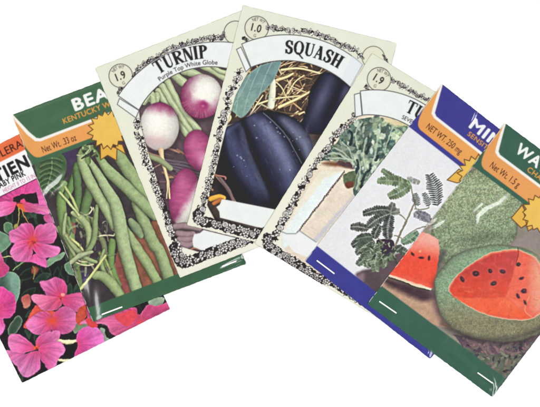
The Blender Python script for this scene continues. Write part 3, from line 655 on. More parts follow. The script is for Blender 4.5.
    ribbon(sh, ct, rt, cb, rb, (241.7, 44), (251, 67.3), (362.5, 64.5), (350, 86.7), [(241, 47), (236.5, 49.5), (246, 72), (250.5, 67.5)])
    sh.poly([(352, 55.5), (363, 64), (351, 87), (341, 78.5)], (228, 234, 238), smooth=False, alpha=.7)
    sh.part('title_lettering', 'name_ribbon'); c0 = (285.5, 53.5)
    sh.text('SQUASH', c0, 13.2, (30, 28, 32), 56.5, serif=True, arc=(cb, float(np.hypot(c0[0]-cb[0], c0[1]-cb[1]))))

def art_greens(sh):
    P = sh.P; base_card(sh)
    tl = sh.P(10, 38)
    top = ((360.3, 91), (380, 90), (420, 101.7)); bot = ((362.5, 115), (384, 116.2), (408, 125.2))
    ct, rt, cb, rb = card(sh, '1.9', top, bot, None, None, 'TURNIP', None, None, (379, 79.3))
    bR = arc_pts(cb, rb, (362.5, 115), (440, 150), 2)[1]
    win = [(358, 117)]+arc_pts(cb, rb, (362.5, 115), (440, 146))+[P(150, 50), P(150, 212), (300, 268), (282, 246), (282, 232), (300, 195), (318, 165), (336, 135), (350, 120)]
    sh.part('picture'); sh.clip = window(sh, win); sh.wobble(.9, 4)
    sh.poly([P(-5, 0), P(200, 0), P(200, 240), P(-5, 240)], (226, 213, 192), smooth=False, tex=(.05, 12))
    r = np.random.default_rng(41); k = lambda *p: Z(300, 100, 4.5, *p); z = lambda *p: Z(300, 168, 6, *p)
    # cloth bands and stitched seam
    sh.poly(z((120, 20), (250, 22), (0, 400), (-160, 640), (-260, 600), (-90, 330)), (230, 224, 204), smooth=False, tex=(.05, 8))
    sh.poly(z((150, 60), (240, 24), (264, 20), (0, 374), (-110, 520), (-170, 480), (-10, 260)), (226, 234, 232), smooth=False, tex=(.05, 8), soft=2)
    sh.poly(z((262, 40), (330, 60), (330, 150), (120, 407), (-40, 560), (-110, 512), (0, 376)), (226, 213, 196), smooth=False, tex=(.08, 6))
    for i in range(40):
        p = np.array(P(r.uniform(30, 70), r.uniform(120, 205))); e = sh.ex*r.uniform(2, 5); sh.stroke([p-e, p+e], .4, (214, 190, 168), flat=True, alpha=.4)
    sh.poly(z((330, 150), (345, 150), (60, 500), (30, 480)), (198, 196, 200), smooth=False, soft=2)
    p0, p1 = np.array((344.5, 171)), np.array((296.5, 233)); n = 40
    for i in range(n):
        m = p0+(p1-p0)*i/n; sh.stroke([m, m+(p1-p0)/n*.75+(.9, .2)], .5, (78, 60, 58), flat=True)
    # brown shadow bowl edge
    sh.poly(k((98, 286), (140, 276), (250, 280), (262, 305), (200, 302), (130, 296)), (128, 88, 66), tex=(.2, 5), soft=2.5); sh.poly(k((165, 272), (248, 280), (250, 306), (190, 298)), (84, 62, 66), tex=(.2, 4), soft=2)
    # leaves: many small crinkled pieces
    tone = [(130, 148, 122), (96, 118, 104), (66, 90, 88), (172, 184, 158), (116, 136, 124), (148, 162, 128), (58, 76, 72), (188, 198, 178)]
    dark = k((90, 275), (110, 250), (160, 200), (200, 140), (250, 95), (320, 78), (380, 82), (450, 100), (486, 118), (420, 220), (330, 330), (290, 420), (240, 420), (246, 320), (240, 286), (150, 268))
    sh.poly(dark, (84, 102, 92), tex=(.4, 5))
    from_ = np.array(k((250, 420))[0])
    pd = catmull(dark)
    def inside(p):
        ins = False
        for (ax, ay), (bx, by) in zip(pd, np.roll(pd, -1, 0)):
            if (ay > p[1]) != (by > p[1]) and p[0] < (bx-ax)*(p[1]-ay)/(by-ay)+ax: ins = not ins
        return ins
    cnt = 0
    while cnt < 330:
        p = np.array((r.uniform(318, 410), r.uniform(114, 195)))
        if not inside(p): continue
        cnt += 1; a = math.atan2(p[1]-from_[1], p[0]-from_[0])+r.normal(0, .7); e = np.array((math.cos(a), math.sin(a)))*r.uniform(1.4, 5); f = np.array((-e[1], e[0]))*r.uniform(.25, .7)
        t = tone[r.integers(len(tone))]; g = r.uniform(.76, 1.22)+ (p[0]-365)*.004
        if p[0] < 345 and p[1] > 140: g *= .85
        sh.poly([p-e, p-e*.3+f*r.uniform(.5, 1), p+e*.4+f, p+e, p+e*.2-f, p-e*.5-f*.7], tuple(x*g for x in t), tex=(.25, 2.5), edge=(.45, tuple(min(x*g*1.2, 255) for x in t)), alpha=.72, soft=1.0)
    for pts, w in [(k((300, 330), (285, 250), (300, 170)), .8), (k((330, 290), (345, 200), (360, 110)), 1.0), (k((240, 300), (225, 230), (190, 190)), .7), (k((255, 400), (270, 320), (255, 250)), 1.1), (k((110, 250), (170, 240), (240, 290)), 1.0), (k((150, 215), (200, 240), (250, 300)), .7), (k((380, 230), (400, 170), (420, 120)), .7), (k((120, 262), (180, 262), (240, 272)), .9), (k((280, 100), (250, 150), (260, 220)), .7)]:
        sh.stroke(pts, w, (188, 202, 182), flat=True, alpha=.7)
    for pts in [k((250, 330), (262, 300), (258, 270)), k((300, 240), (310, 210)), k((225, 200), (235, 160), (222, 140)), k((275, 390), (290, 340), (318, 310)), k((340, 270), (350, 250))]: sh.stroke(pts, [1.6, 1.0], (30, 46, 52), flat=True, alpha=.8)
    sh.poly(k((370, 78), (430, 88), (482, 108), (460, 118), (400, 106)), (226, 212, 168), soft=2, tex=(.1, 4), alpha=.9)
    sh.poly(k((192, 345), (215, 325), (245, 320), (252, 360), (235, 392), (205, 390)), (92, 104, 80), tex=(.4, 3), edge=(.6, (130, 140, 110))); sh.poly(k((205, 372), (240, 366), (236, 392), (208, 394)), (110, 62, 50), soft=1.5)
    sh.grain(.028, mask=sh.id == sh.cur)
    sh.clip = None; sh.steady()
    y = lambda *p: Z(260, 190, 6, *p)
    sh.part('name_plate'); sh.poly(y((150, 285), (162, 262), (215, 262), (236, 244), (335, 312), (600, 490), (560, 560), (300, 410), (200, 370), (165, 320)), (242, 244, 243), smooth=False, tex=(.02, 5))
    sh.stroke(y((130, 250), (160, 262), (214, 262), (236, 244), (335, 312)), .5, (150, 150, 150), flat=True, smooth=False)
    card_edge(sh)
    sh.part('garland_border')
    vine(sh, [(268, 238), (268.5, 246), (285, 257), (300, 266.5), (320, 279), P(85, 215.5), P(120, 216), P(150, 214)], 5.0, 25, CARD, solid=True, size=3.2)
    vine(sh, [(354, 117), (349, 124), (338, 132), (330, 144), (322, 156), (314, 166), (307, 178), (300, 190), (294, 203), (286, 216), (279, 228), (272, 240)], 4.1, 26, CARD, black=.9, size=3.5)
    vine(sh, [(392, 80), (402, 86), (412, 92), (424, 98), (440, 108)], 3.0, 27, CARD, black=.75, size=2.6)
    vine(sh, [(365, 86), (368, 89)], 2, 28, CARD, size=1.5)
    ribbon(sh, ct, rt, cb, rb, (360.3, 91), (362.5, 115), (452, 122), (436, 146), [(360, 93), (354.3, 94.5), (355.3, 117), (362, 115.5)])
    sh.part('title_lettering', 'name_ribbon'); c0 = (405, 111.5)
    sh.text('TURNIP', c0, 12.8, (30, 28, 32), 50, serif=True, arc=(cb, float(np.hypot(c0[0]-cb[0], c0[1]-cb[1]))))
    sh.part('variety_lettering', 'name_ribbon'); c0 = (401.5, 118.6); sh.text('SEVEN TOP', c0, 4, (56, 48, 52), 27, .004, arc=(cb, float(np.hypot(c0[0]-cb[0], c0[1]-cb[1]))))

def art_mimosa(sh):
    P = sh.P; B = (62, 60, 146)
    sh.part('picture'); sh.poly([P(-5, 40), P(200, 40), P(200, 240), P(-5, 240)], (230, 230, 232), smooth=False, tex=(.02, 9))
    sh.wobble(.5, 3)
    r = np.random.default_rng(51); k = lambda *p: Z(340, 150, 4.5, *p); z = lambda *p: Z(330, 200, 4.5, *p)
    sh.poly(z((118, 345), (140, 318), (200, 300), (300, 240), (340, 260), (300, 420), (200, 420)), (92, 76, 82), tex=(.2, 8), soft=2.2)
    sh.poly(z((115, 350), (150, 330), (150, 370)), (160, 130, 140), soft=3, alpha=.7)
    sh.poly(z((208, 186), (230, 176), (285, 184), (290, 250), (250, 262), (222, 240)), (64, 48, 66), tex=(.2, 5))
    def feather(p0, p1, w, n, col, rib=(158, 164, 150), gap=1.3, bow=.06):
        p0, p1 = np.array(p0), np.array(p1); d = p1-p0; L = np.hypot(*d); e = d/L; f = np.array((-e[1], e[0])); bend = f*L*bow*r.choice([-1, 1])
        c = lambda t: p0+d*t+bend*4*t*(1-t)
        for i in range(n):
            t = (i+.5)/n; wd = w*.5*(1-.75*abs(t-.45)**1.6*2)*r.uniform(.85, 1.1)
            for sg in (-1, 1):
                m = c(t); q = m+f*sg*wd+e*wd*.42; g = r.uniform(.8, 1.2); cc = tuple(x*g for x in col)
                sh.stroke([m, (m+q)/2+e*.3, q], [L/n*.2, L/n*.5*gap, L/n*.3*gap], cc, lo=.82, soft=.7, smooth=False)
        sh.stroke([c(t) for t in np.linspace(0, 1, 6)], .28, rib, flat=True, alpha=.8)
    gg = (110, 126, 98); dg = (80, 84, 78)
    for pts, w in [(z((290, 215), (315, 150), (345, 90), (385, 0)), [.8, .7]), (z((300, 190), (322, 140), (345, 95)), .6), (z((340, 90), (322, 70), (300, 60)), .4), (z((330, 170), (390, 130), (440, 118)), .4), (z((380, 40), (420, 42), (445, 34)), .45), (k((320, 165), (330, 220), (342, 262)), .5), (z((290, 160), (310, 165), (330, 180)), .5), (z((200, 150), (225, 180), (250, 200)), .6)]: sh.stroke(pts, w, (132, 126, 104), lo=.7)
    feather(k((312, 155))[0], k((192, 90))[0], 6.4, 11, gg); feather(k((312, 155))[0], k((172, 140))[0], 9, 12, gg); feather(k((320, 152))[0], k((222, 208))[0], 10, 10, gg); feather(k((302, 122))[0], k((354, 146))[0], 5, 7, (160, 164, 158))
    feather(k((438, 252))[0], k((402, 112))[0], 15, 15, (62, 68, 66), gap=.7); feather(k((352, 252))[0], k((338, 196))[0], 7, 8, (70, 76, 70), gap=.6); feather(k((400, 255))[0], k((376, 196))[0], 7, 8, (70, 76, 74), gap=.6)
    feather(k((330, 285))[0], k((405, 318))[0], 8, 9, (134, 132, 142)); feather(k((345, 275))[0], k((400, 300))[0], 6, 7, (118, 116, 128))
    for a, b, w, n, c in [((290, 45), (152, 62), 8, 13, dg), ((262, 62), (282, 16), 7, 7, (96, 98, 92)), ((270, 60), (310, 50), 7, 6, (110, 112, 104)), ((272, 60), (165, 124), 9, 13, dg), ((272, 66), (262, 172), 11, 13, (72, 76, 72)), ((172, 130), (96, 122), 8, 10, dg), ((190, 160), (102, 205), 9, 11, (66, 74, 66)), ((190, 165), (120, 178), 8, 9, (78, 86, 76)), ((225, 110), (200, 170), 8, 8, (70, 76, 70)),
                       ((200, 180), (120, 240), 9, 11, (76, 86, 74)), ((195, 190), (125, 290), 9, 12, (84, 96, 80)), ((205, 200), (165, 300), 9, 11, (104, 118, 96)), ((215, 215), (205, 320), 11, 12, (114, 128, 104)), ((230, 240), (250, 300), 9, 8, (92, 104, 84)), ((320, 195), (392, 146), 8, 10, (104, 132, 104)), ((310, 215), (350, 240), 8, 7, (84, 96, 80)), ((290, 230), (320, 210), 8, 6, (70, 80, 68)), ((240, 195), (160, 230), 8, 10, (86, 98, 80)), ((250, 260), (290, 255), 8, 6, (96, 108, 88))]:
        feather(z(a)[0], z(b)[0], w, n, c)
    for i in range(40):
        p = np.array(z((r.uniform(140, 300), r.uniform(190, 300)))[0]); e = r.normal(0, 2, 2); sh.stroke([p, p+e], [.8, .4], r.choice([(60, 66, 58), (120, 130, 108), (150, 156, 136)]), lo=.8)
    sh.grain(.022)
    header(sh, B, (238, 165, 88), title='MIMOSA', tu=47.8, tv=17.2, tcap=10.8, tlen=78, kind='SENSITIVE PLANT', ku=51, kv=24.6, kcap=4.6, klen=62, net='NET WT. 250 mg', nu=14, nv_=44.6, ncap=6.2, nlen=43, white_v=30.7, iu=12)
    badge(sh, (477, 174.5), 14, [[(459, 169), (447, 180), (457, 183), (470, 178)], [(462, 176), (458, 191), (466, 188), (474, 198), (480, 186)]])
    band(sh, (60, 62, 150)); cut_edge(sh)

def art_melon(sh):
    P = sh.P; G = (56, 98, 80)
    sh.part('picture'); sh.wobble(.7, 4)
    sh.poly([P(-5, 40), P(200, 40), P(200, 240), P(-5, 240)], (146, 138, 124), smooth=False, tex=(.12, 10))
    r = np.random.default_rng(61); k = lambda *p: Z(360, 230, 4.5, *p); f = lambda *p: Z(420, 230, 4.5, *p); z = lambda *p: Z(420, 310, 4.5, *p); t4 = lambda *p: Z(420, 160, 4.5, *p)
    def rind(pts, c1, c2, g0, g1, sp=.85, seed=3):
        q = slice(None)
        sh.poly(pts, c1, tex=(.16, 7), soft=1.2, grad=(g0, g1, c2), edge=(2.5, (98, 104, 84)))
        p = catmull(pts); d = sh.dist_poly((q, q), p); n = fbm(sh.X0, sh.Y0, 1.05, seed, 2); n2 = fbm(sh.X0, sh.Y0, 11, seed+5, 2)
        m = sm(-d/1.2)*sp; k = (n-.5)*2+.55*(fbm(sh.X0, sh.Y0, 2.4, seed+9, 2)-.5)*2+(n2-.5)*.25
        sh.rgb *= (1+m*np.clip(k, -1, .8)*.23)[..., None]
    # back melon
    rind(t4((60, 230), (110, 150), (170, 80), (250, 40), (340, 20), (430, 60), (470, 180), (440, 300), (420, 380), (330, 420), (150, 470), (60, 420)), (154, 166, 132), (136, 152, 122), (470, 190), (480, 245), 1.0)
    sh.poly(t4((400, 392), (440, 345), (480, 325), (560, 300), (560, 400), (470, 390)), (150, 136, 130), tex=(.1, 6), soft=2.5)
    sh.glow((486, 238), 30, 5, -.1, (64, 66, 56), .35)
    # table and floor
    sh.poly(k((80, 255), (105, 215), (320, 290), (345, 330), (420, 400), (480, 460), (300, 420), (95, 262)), (192, 156, 130), tex=(.14, 4), smooth=False)
    sh.poly(k((100, 214), (150, 224), (330, 280), (340, 305), (280, 318), (200, 286), (120, 246)), (70, 50, 58), tex=(.2, 5), soft=4)
    sh.poly(k((318, 286), (345, 300), (370, 390), (340, 370)), (140, 108, 112), soft=6, alpha=.7)
    sh.poly(k((350, 110), (390, 100), (345, 190), (330, 240), (318, 240)), (92, 90, 86), tex=(.1, 5), soft=3)
    # slice
    sl_ = k((232, 66), (248, 30), (268, 8), (310, 16), (352, 44), (357, 80), (352, 130), (344, 200), (328, 258), (312, 266), (230, 238), (130, 200))
    sh.poly(sl_, (233, 84, 62), tex=(.09, 3), soft=.8, smooth=False, grad=((401, 256), (406, 234), (242, 172, 156)))
    sh.poly(k((228, 75), (255, 40), (268, 10), (285, 12), (258, 60), (235, 90)), (244, 140, 120), soft=2.5, alpha=.6, idd=False)
    sh.stroke(k((128, 203), (190, 224), (250, 246), (316, 266)), [1.0, 1.5, 1.7, 1.2], (228, 218, 192), lo=.85); sh.stroke(k((128, 196), (190, 216), (250, 236), (312, 254)), [1.4, 2.2, 2.4, 1.6], (238, 120, 98), flat=True, soft=3, alpha=.6)
    sh.stroke(k((126, 212), (190, 234), (250, 257), (312, 273)), .55, (70, 70, 52), flat=True)
    for p, a in ((k((236, 108))[0], .9), (k((274, 125))[0], .0), (k((310, 126))[0], 1.6)): sh.ell(p, 2.3, 1.15, a, (62, 34, 34), soft=.9)
    sh.ell(k((270, 95))[0], 1.0, .9, 0, (250, 170, 140), soft=1, idd=False)
    # bottom right: mulch and foliage
    sh.poly(z((150, 110), (300, 130), (430, 128), (540, 90), (560, 130), (370, 330), (330, 290), (200, 180)), (96, 78, 88), tex=(.3, 5), smooth=False)
    sh.poly(z((200, 165), (260, 190), (330, 200), (420, 190), (470, 190), (390, 310), (350, 300), (250, 222)), (96, 100, 88), tex=(.3, 4))
    for i in range(260):
        p = np.array(z((r.uniform(190, 510), r.uniform(122, 300)))[0]); e = r.normal(0, 1, 2)*1.9; g = np.array((-e[1], e[0]))*.4
        sh.poly([p-e, p+g, p+e, p-g], r.choice([(72, 66, 76), (120, 112, 98), (134, 106, 106), (92, 100, 86), (58, 52, 62), (136, 134, 116)]), tex=(.2, 3), alpha=.8)
    for pts in [z((290, 160), (320, 150), (350, 190)), z((230, 160), (270, 160), (300, 200)), z((370, 180), (420, 200), (450, 190)), z((300, 150), (312, 190), (330, 200))]: sh.stroke(pts, [1.6, 2.2, 1], (132, 104, 104), lo=.6, alpha=.55)
    # big melon
    big = f((64, 245), (72, 210), (95, 175), (150, 118), (210, 90), (270, 76), (340, 66), (400, 70), (470, 84), (530, 118), (570, 180), (600, 300), (560, 440), (480, 488), (400, 502), (320, 500), (230, 482), (160, 450), (110, 405), (78, 340))
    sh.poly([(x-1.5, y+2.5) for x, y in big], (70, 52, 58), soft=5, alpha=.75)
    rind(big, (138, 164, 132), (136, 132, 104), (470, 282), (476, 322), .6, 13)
    sh.stroke(z((100, 60), (180, 108), (300, 134), (430, 124), (540, 84)), 2.2, (66, 58, 58), flat=True, soft=4, alpha=.55)
    flesh = f((127, 270), (142, 235), (165, 203), (230, 150), (310, 105), (365, 92), (420, 86), (455, 92), (512, 120), (548, 170), (570, 260), (560, 350), (500, 402), (400, 404), (310, 386), (225, 350), (165, 306))
    sh.poly(flesh, (212, 74, 62), tex=(.10, 4), edge=(1.5, (238, 196, 160)), soft=.8)
    sh.part('picture') if False else None
    sh.poly(f((135, 275), (160, 220), (235, 158), (320, 112), (420, 96), (445, 96), (412, 210), (384, 304), (270, 306), (152, 300)), (198, 70, 66), tex=(.14, 5), smooth=False, soft=1.6, grad=(f((300, 130))[0], f((280, 300))[0], (218, 76, 54)))
    sh.poly(f((152, 302), (270, 306), (384, 304), (420, 330), (500, 396), (400, 396), (310, 378), (225, 342)), (236, 98, 62), tex=(.09, 4), smooth=False, soft=1.6)
    sh.poly(f((447, 98), (505, 128), (540, 180), (560, 260), (556, 340), (500, 394), (420, 330), (386, 300), (414, 210)), (232, 106, 84), tex=(.12, 4), smooth=False, soft=1.6)
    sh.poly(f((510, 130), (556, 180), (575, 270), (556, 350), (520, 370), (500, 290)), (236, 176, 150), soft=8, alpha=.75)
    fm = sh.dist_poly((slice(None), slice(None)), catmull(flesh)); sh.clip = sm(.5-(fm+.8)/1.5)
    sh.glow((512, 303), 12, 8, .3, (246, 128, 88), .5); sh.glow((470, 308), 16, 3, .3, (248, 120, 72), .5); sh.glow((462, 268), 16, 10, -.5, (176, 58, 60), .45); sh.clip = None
    sh.clip = sm(.5-(fm+1.2)/1.5)
    for i in range(150):
        p = np.array(f((r.uniform(130, 560), r.uniform(95, 395)))[0]); o = np.array(f((385, 290))[0]); e = (o-p)/max(np.hypot(*(o-p)), 3)*r.uniform(2, 6)+r.normal(0, .6, 2)
        sh.stroke([p, p+e], [r.uniform(.3, .9), .3], r.choice([(250, 138, 112), (176, 52, 50), (240, 96, 76), (232, 150, 130)]), flat=True, soft=1.6, alpha=r.uniform(.12, .35), idd=False)
    sh.clip = None
    sh.stroke(f((440, 78), (442, 110), (430, 150)), .35, (110, 50, 40), flat=True, alpha=.8); sh.stroke(f((490, 300), (470, 360), (500, 390)), .6, (244, 180, 130), flat=True, alpha=.5)
    for p, a, b, c in [((190, 222), 2.9, 1.8, 1.2), ((250, 196), 3.4, 2.8, 0), ((316, 184), 2.2, 2.0, .6), ((371, 186), 2.8, 1.9, .2), ((330, 240), 2.7, 2.0, -.4), ((441, 155), 2.2, 1.9, 0), ((456, 218), 2.4, 1.5, -.3), ((467, 276), 2.6, 2.2, .2), ((441, 297), 2.6, 1.5, 1.1), ((473, 327), 2.2, 1.1, 1.2)]:
        q = f(p)[0]; sh.ell(q, a+1.3, b+1.2, c, (206, 104, 98), soft=2, alpha=.35, idd=False); sh.ell(q, a, b, c, (64, 32, 44), soft=1, idd=False)
        sh.ell((q[0]+.5, q[1]-.4), a*.35, b*.35, c, (150, 90, 96), soft=.8, alpha=.6, idd=False)
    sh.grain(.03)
    header(sh, G, (236, 162, 92), title='WATERMELON', tu=25, tv=17.2, tcap=10.8, tlen=112, kind='CHARLESTON GRAY', ku=46, kv=25.4, kcap=5.2, klen=76, net='Net Wt. 1.5 g', nu=14, nv_=44.6, ncap=6.6, nlen=35, white_v=30.2, iu=12)
    badge(sh, (541, 213), 24, [[(522, 205), (511, 218), (521, 228), (530, 222)], [(524, 214), (528, 231), (536, 226), (545, 240), (550, 226)]])
    band(sh, (58, 100, 82)); cut_edge(sh)

# ------------------------------------------------------------------ heights (in millimetres): each packet is laid over what is already on the table
GX0, GY0, GW, GH = -150, -90, 900, 620
table_mm = np.zeros((GH, GW), np.float32)
def sample(img, fx, fy):
    h, w = img.shape; fx = np.clip(fx, 0, w-1.001); fy = np.clip(fy, 0, h-1.001)
    i = fx.astype(int); j = fy.astype(int); a = fx-i; b = fy-j
    return (img[j, i]*(1-a)+img[j, i+1]*a)*(1-b)+(img[j+1, i]*(1-a)+img[j+1, i+1]*a)*b
def maxf(img, r):
    for ax in (0, 1):
        o = img.copy()
        for k in range(-r, r+1):
            o = np.maximum(o, np.roll(img, k, ax) if abs(k) else img)
        img = o
    return img
class Relief:
    """underside and thickness of one packet on a grid of one layout unit"""
    def __init__(s, sh, film, creases, bulge, curls=()):
        s.sh = sh; s.nu = int(sh.W)+1; s.nv = int(sh.H)+1
        U, V = np.meshgrid(np.linspace(0, sh.W, s.nu), np.linspace(0, sh.H, s.nv))
        X = sh.TL[0]+U*sh.ex[0]+V*sh.ey[0]; Y = sh.TL[1]+U*sh.ex[1]+V*sh.ey[1]
        h = sample(table_mm, X-GX0, Y-GY0)
        p = np.pad(h, 16, 'edge'); b = blur(maxf(p, 3), 13)
        for i in range(4): b = blur(np.maximum(b, p+.03), 3.5)
        b = np.maximum(blur(np.maximum(b, p+.05), 1.5), p+.02)+.05
        s.base = b[16:-16, 16:-16]; s.film = film; s.creases = creases; s.bulge = bulge; s.curls = curls
        top = s.base+s.thick(U, V, X, Y)
        s.U, s.V = U, V
        # leave the packet in the pile
        gx, gy = np.meshgrid(np.arange(GW)+GX0, np.arange(GH)+GY0)
        d = np.stack([gx-sh.TL[0], gy-sh.TL[1]], -1) @ sh.inv.T; u, v = d[..., 0], d[..., 1]
        ins = (u > -1) & (v > -1) & (u < sh.W+1) & (v < sh.H+1)
        z = sample(top, u/sh.W*(s.nu-1), v/sh.H*(s.nv-1)); table_mm[ins] = np.maximum(table_mm[ins], z[ins])
    def thick(s, U, V, X, Y):
        sh = s.sh; e = np.minimum(np.minimum(U, sh.W-U), np.minimum(V, sh.H-V))
        t = .22+.16*sm(e/4)+s.bulge*sm(e/60)**.8
        t = t+ (.055 if s.film else .04)*sm(e/10)*(fbm(X, Y, 26, sh.seed+5, 3)-.4)+(.026 if s.film else .014)*sm(e/6)*(fbm(X, Y, 7, sh.seed+6, 2)-.4)
        for (pts, w, hh) in s.creases:
            p = np.asarray(pts, float); d = np.full(np.shape(X), 1e9); tt = np.zeros(np.shape(X))
            for i in range(len(p)-1):
                ex, ey = p[i+1]-p[i]; L = ex*ex+ey*ey; k = np.clip(((X-p[i][0])*ex+(Y-p[i][1])*ey)/L, 0, 1)
                q = (X-p[i][0]-k*ex)**2+(Y-p[i][1]-k*ey)**2; tt = np.where(q < d, (i+k)/(len(p)-1), tt); d = np.minimum(d, q)
            t = t+hh*np.exp(-d/(w*w))*np.clip(np.sin(np.pi*np.clip(tt*.96+.02, 0, 1)), 0, 1)**.6
        for (c, rad, hh) in s.curls: t = t+hh*np.exp(-((X-c[0])**2+(Y-c[1])**2)/rad**2)
        return t
    def top(s, U, V, X, Y):
        return sample(s.base, U/s.sh.W*(s.nu-1), V/s.sh.H*(s.nv-1))+s.thick(U, V, X, Y)

# ------------------------------------------------------------------ materials
def node_mat(name):
    m = bpy.data.materials.new(name); m.use_nodes = True; nt = m.node_tree
    return m, nt, nt.nodes['Principled BSDF']
def print_mat(name, rough, spec, coat, bump, bscale):
    m, nt, b = node_mat(name); N, L = nt.nodes, nt.links
    at = N.new('ShaderNodeAttribute'); at.attribute_name = 'ink'
    tc = N.new('ShaderNodeTexCoord'); nz = N.new('ShaderNodeTexNoise'); nz.inputs['Scale'].default_value = 1400; nz.inputs['Detail'].default_value = 3
    L.new(tc.outputs['Object'], nz.inputs['Vector'])
    mr = N.new('ShaderNodeMapRange'); mr.inputs['To Min'].default_value = .94; mr.inputs['To Max'].default_value = 1.06; L.new(nz.outputs['Fac'], mr.inputs['Value'])
    mx = N.new('ShaderNodeMix'); mx.data_type = 'RGBA'; mx.blend_type = 'MULTIPLY'; mx.inputs['Factor'].default_value = 1
    L.new(at.outputs['Color'], mx.inputs[6]); L.new(mr.outputs['Result'], mx.inputs[7]); L.new(mx.outputs[2], b.inputs['Base Color'])
    n2 = N.new('ShaderNodeTexNoise'); n2.inputs['Scale'].default_value = bscale; n2.inputs['Detail'].default_value = 4; L.new(tc.outputs['Object'], n2.inputs['Vector'])
    bp = N.new('ShaderNodeBump'); bp.inputs['Strength'].default_value = bump; bp.inputs['Distance'].default_value = .0002; L.new(n2.outputs['Fac'], bp.inputs['Height']); L.new(bp.outputs['Normal'], b.inputs['Normal'])
    rr = N.new('ShaderNodeMapRange'); rr.inputs['To Min'].default_value = rough*.8; rr.inputs['To Max'].default_value = rough*1.25; L.new(n2.outputs['Fac'], rr.inputs['Value']); L.new(rr.outputs['Result'], b.inputs['Roughness'])
    b.inputs['Specular IOR Level'].default_value = spec; b.inputs['Coat Weight'].default_value = coat; b.inputs['Coat Roughness'].default_value = .15; b.inputs['Coat IOR'].default_value = 1.6
    return m
VEIL = dict(printed_film=.010, printed_card=.006, printed_satin_paper=.008)
MAT_FILM = print_mat('printed_film', .32, .4, .9, .02, 160)
MAT_CARD = print_mat('printed_card', .62, .25, 0, .16, 900)
MAT_SATIN = print_mat('printed_satin_paper', .45, .25, 0, .12, 500)
def plain_mat(name, col, rough, metal=0):
    m, nt, b = node_mat(name); N, L = nt.nodes, nt.links
    nz = N.new('ShaderNodeTexNoise'); nz.inputs['Scale'].default_value = 300; mr = N.new('ShaderNodeMix'); mr.data_type = 'RGBA'
    tc = N.new('ShaderNodeTexCoord'); L.new(tc.outputs['Object'], nz.inputs['Vector'])
    mr.inputs[6].default_value = tuple(c*.97 for c in col)+(1,); mr.inputs[7].default_value = tuple(min(c*1.03, 1) for c in col)+(1,)
    L.new(nz.outputs['Fac'], mr.inputs['Factor']); L.new(mr.outputs[2], b.inputs['Base Color']); b.inputs['Roughness'].default_value = rough; b.inputs['Metallic'].default_value = metal
    return m
MAT_PAPER = plain_mat('unprinted_paper', (.70, .70, .64), .7)
MAT_TABLE = plain_mat('white_table', (.93, .93, .93), .6)
MAT_STAPLE = plain_mat('bright_staple', (.93, .93, .93), .35, .15)

def mesh_obj(name, verts, quads, mat, parent, smooth=True, ink=None):
    me = bpy.data.meshes.new(name)
    me.vertices.add(len(verts)); me.vertices.foreach_set('co', np.asarray(verts, np.float32).ravel())
    q = np.asarray(quads, np.int32); me.loops.add(q.size); me.loops.foreach_set('vertex_index', q.ravel())
    me.polygons.add(len(q)); me.polygons.foreach_set('loop_start', np.arange(0, q.size, 4, dtype=np.int32))
    if ink is not None:
        ca = me.color_attributes.new('ink', 'FLOAT_COLOR', 'POINT'); ca.data.foreach_set('color', np.concatenate([ink, np.ones((len(ink), 1), np.float32)], 1).astype(np.float32).ravel())
    me.update(calc_edges=True); me.validate()
    if smooth: me.polygons.foreach_set('use_smooth', np.ones(len(me.polygons), bool))
    me.materials.append(mat)
    o = bpy.data.objects.new(name, me); COL.objects.link(o); o.parent = parent
    return o

def tidy(sh):
    """a plate or panel is one piece: slivers cut off by the drawing over it go to the neighbour"""
    names = {n: i for i, (n, _) in sh.parts.items()}
    for n in ('name_plate', 'name_ribbon', 'header_panel', 'weight_band', 'title_panel', 'shade_band', 'bottom_band', 'weight_seal', 'burst_badge', 'blank_seal'):
        if n not in names: continue
        m = (sh.id == names[n]); own = {names[n]} | {i for i, (_, p) in sh.parts.items() if p == n}
        todo = {int(k) for k in np.flatnonzero(np.isin(sh.id, list(own)).ravel())}; comps = []
        while todo:
            st = [todo.pop()]; comp = [st[0]]
            while st:
                k = st.pop()
                for d in (1, -1, sh.nu, -sh.nu):
                    if k+d in todo: todo.discard(k+d); st.append(k+d); comp.append(k+d)
            comps.append(comp)
        comps.sort(key=len); flat = sh.id.ravel(); other = names.get('garland_border', names.get('picture'))
        for c in comps[:-1]: flat[c] = other
def world_xy(X, Y): return (X-CX)*S, -(Y-CY)*S
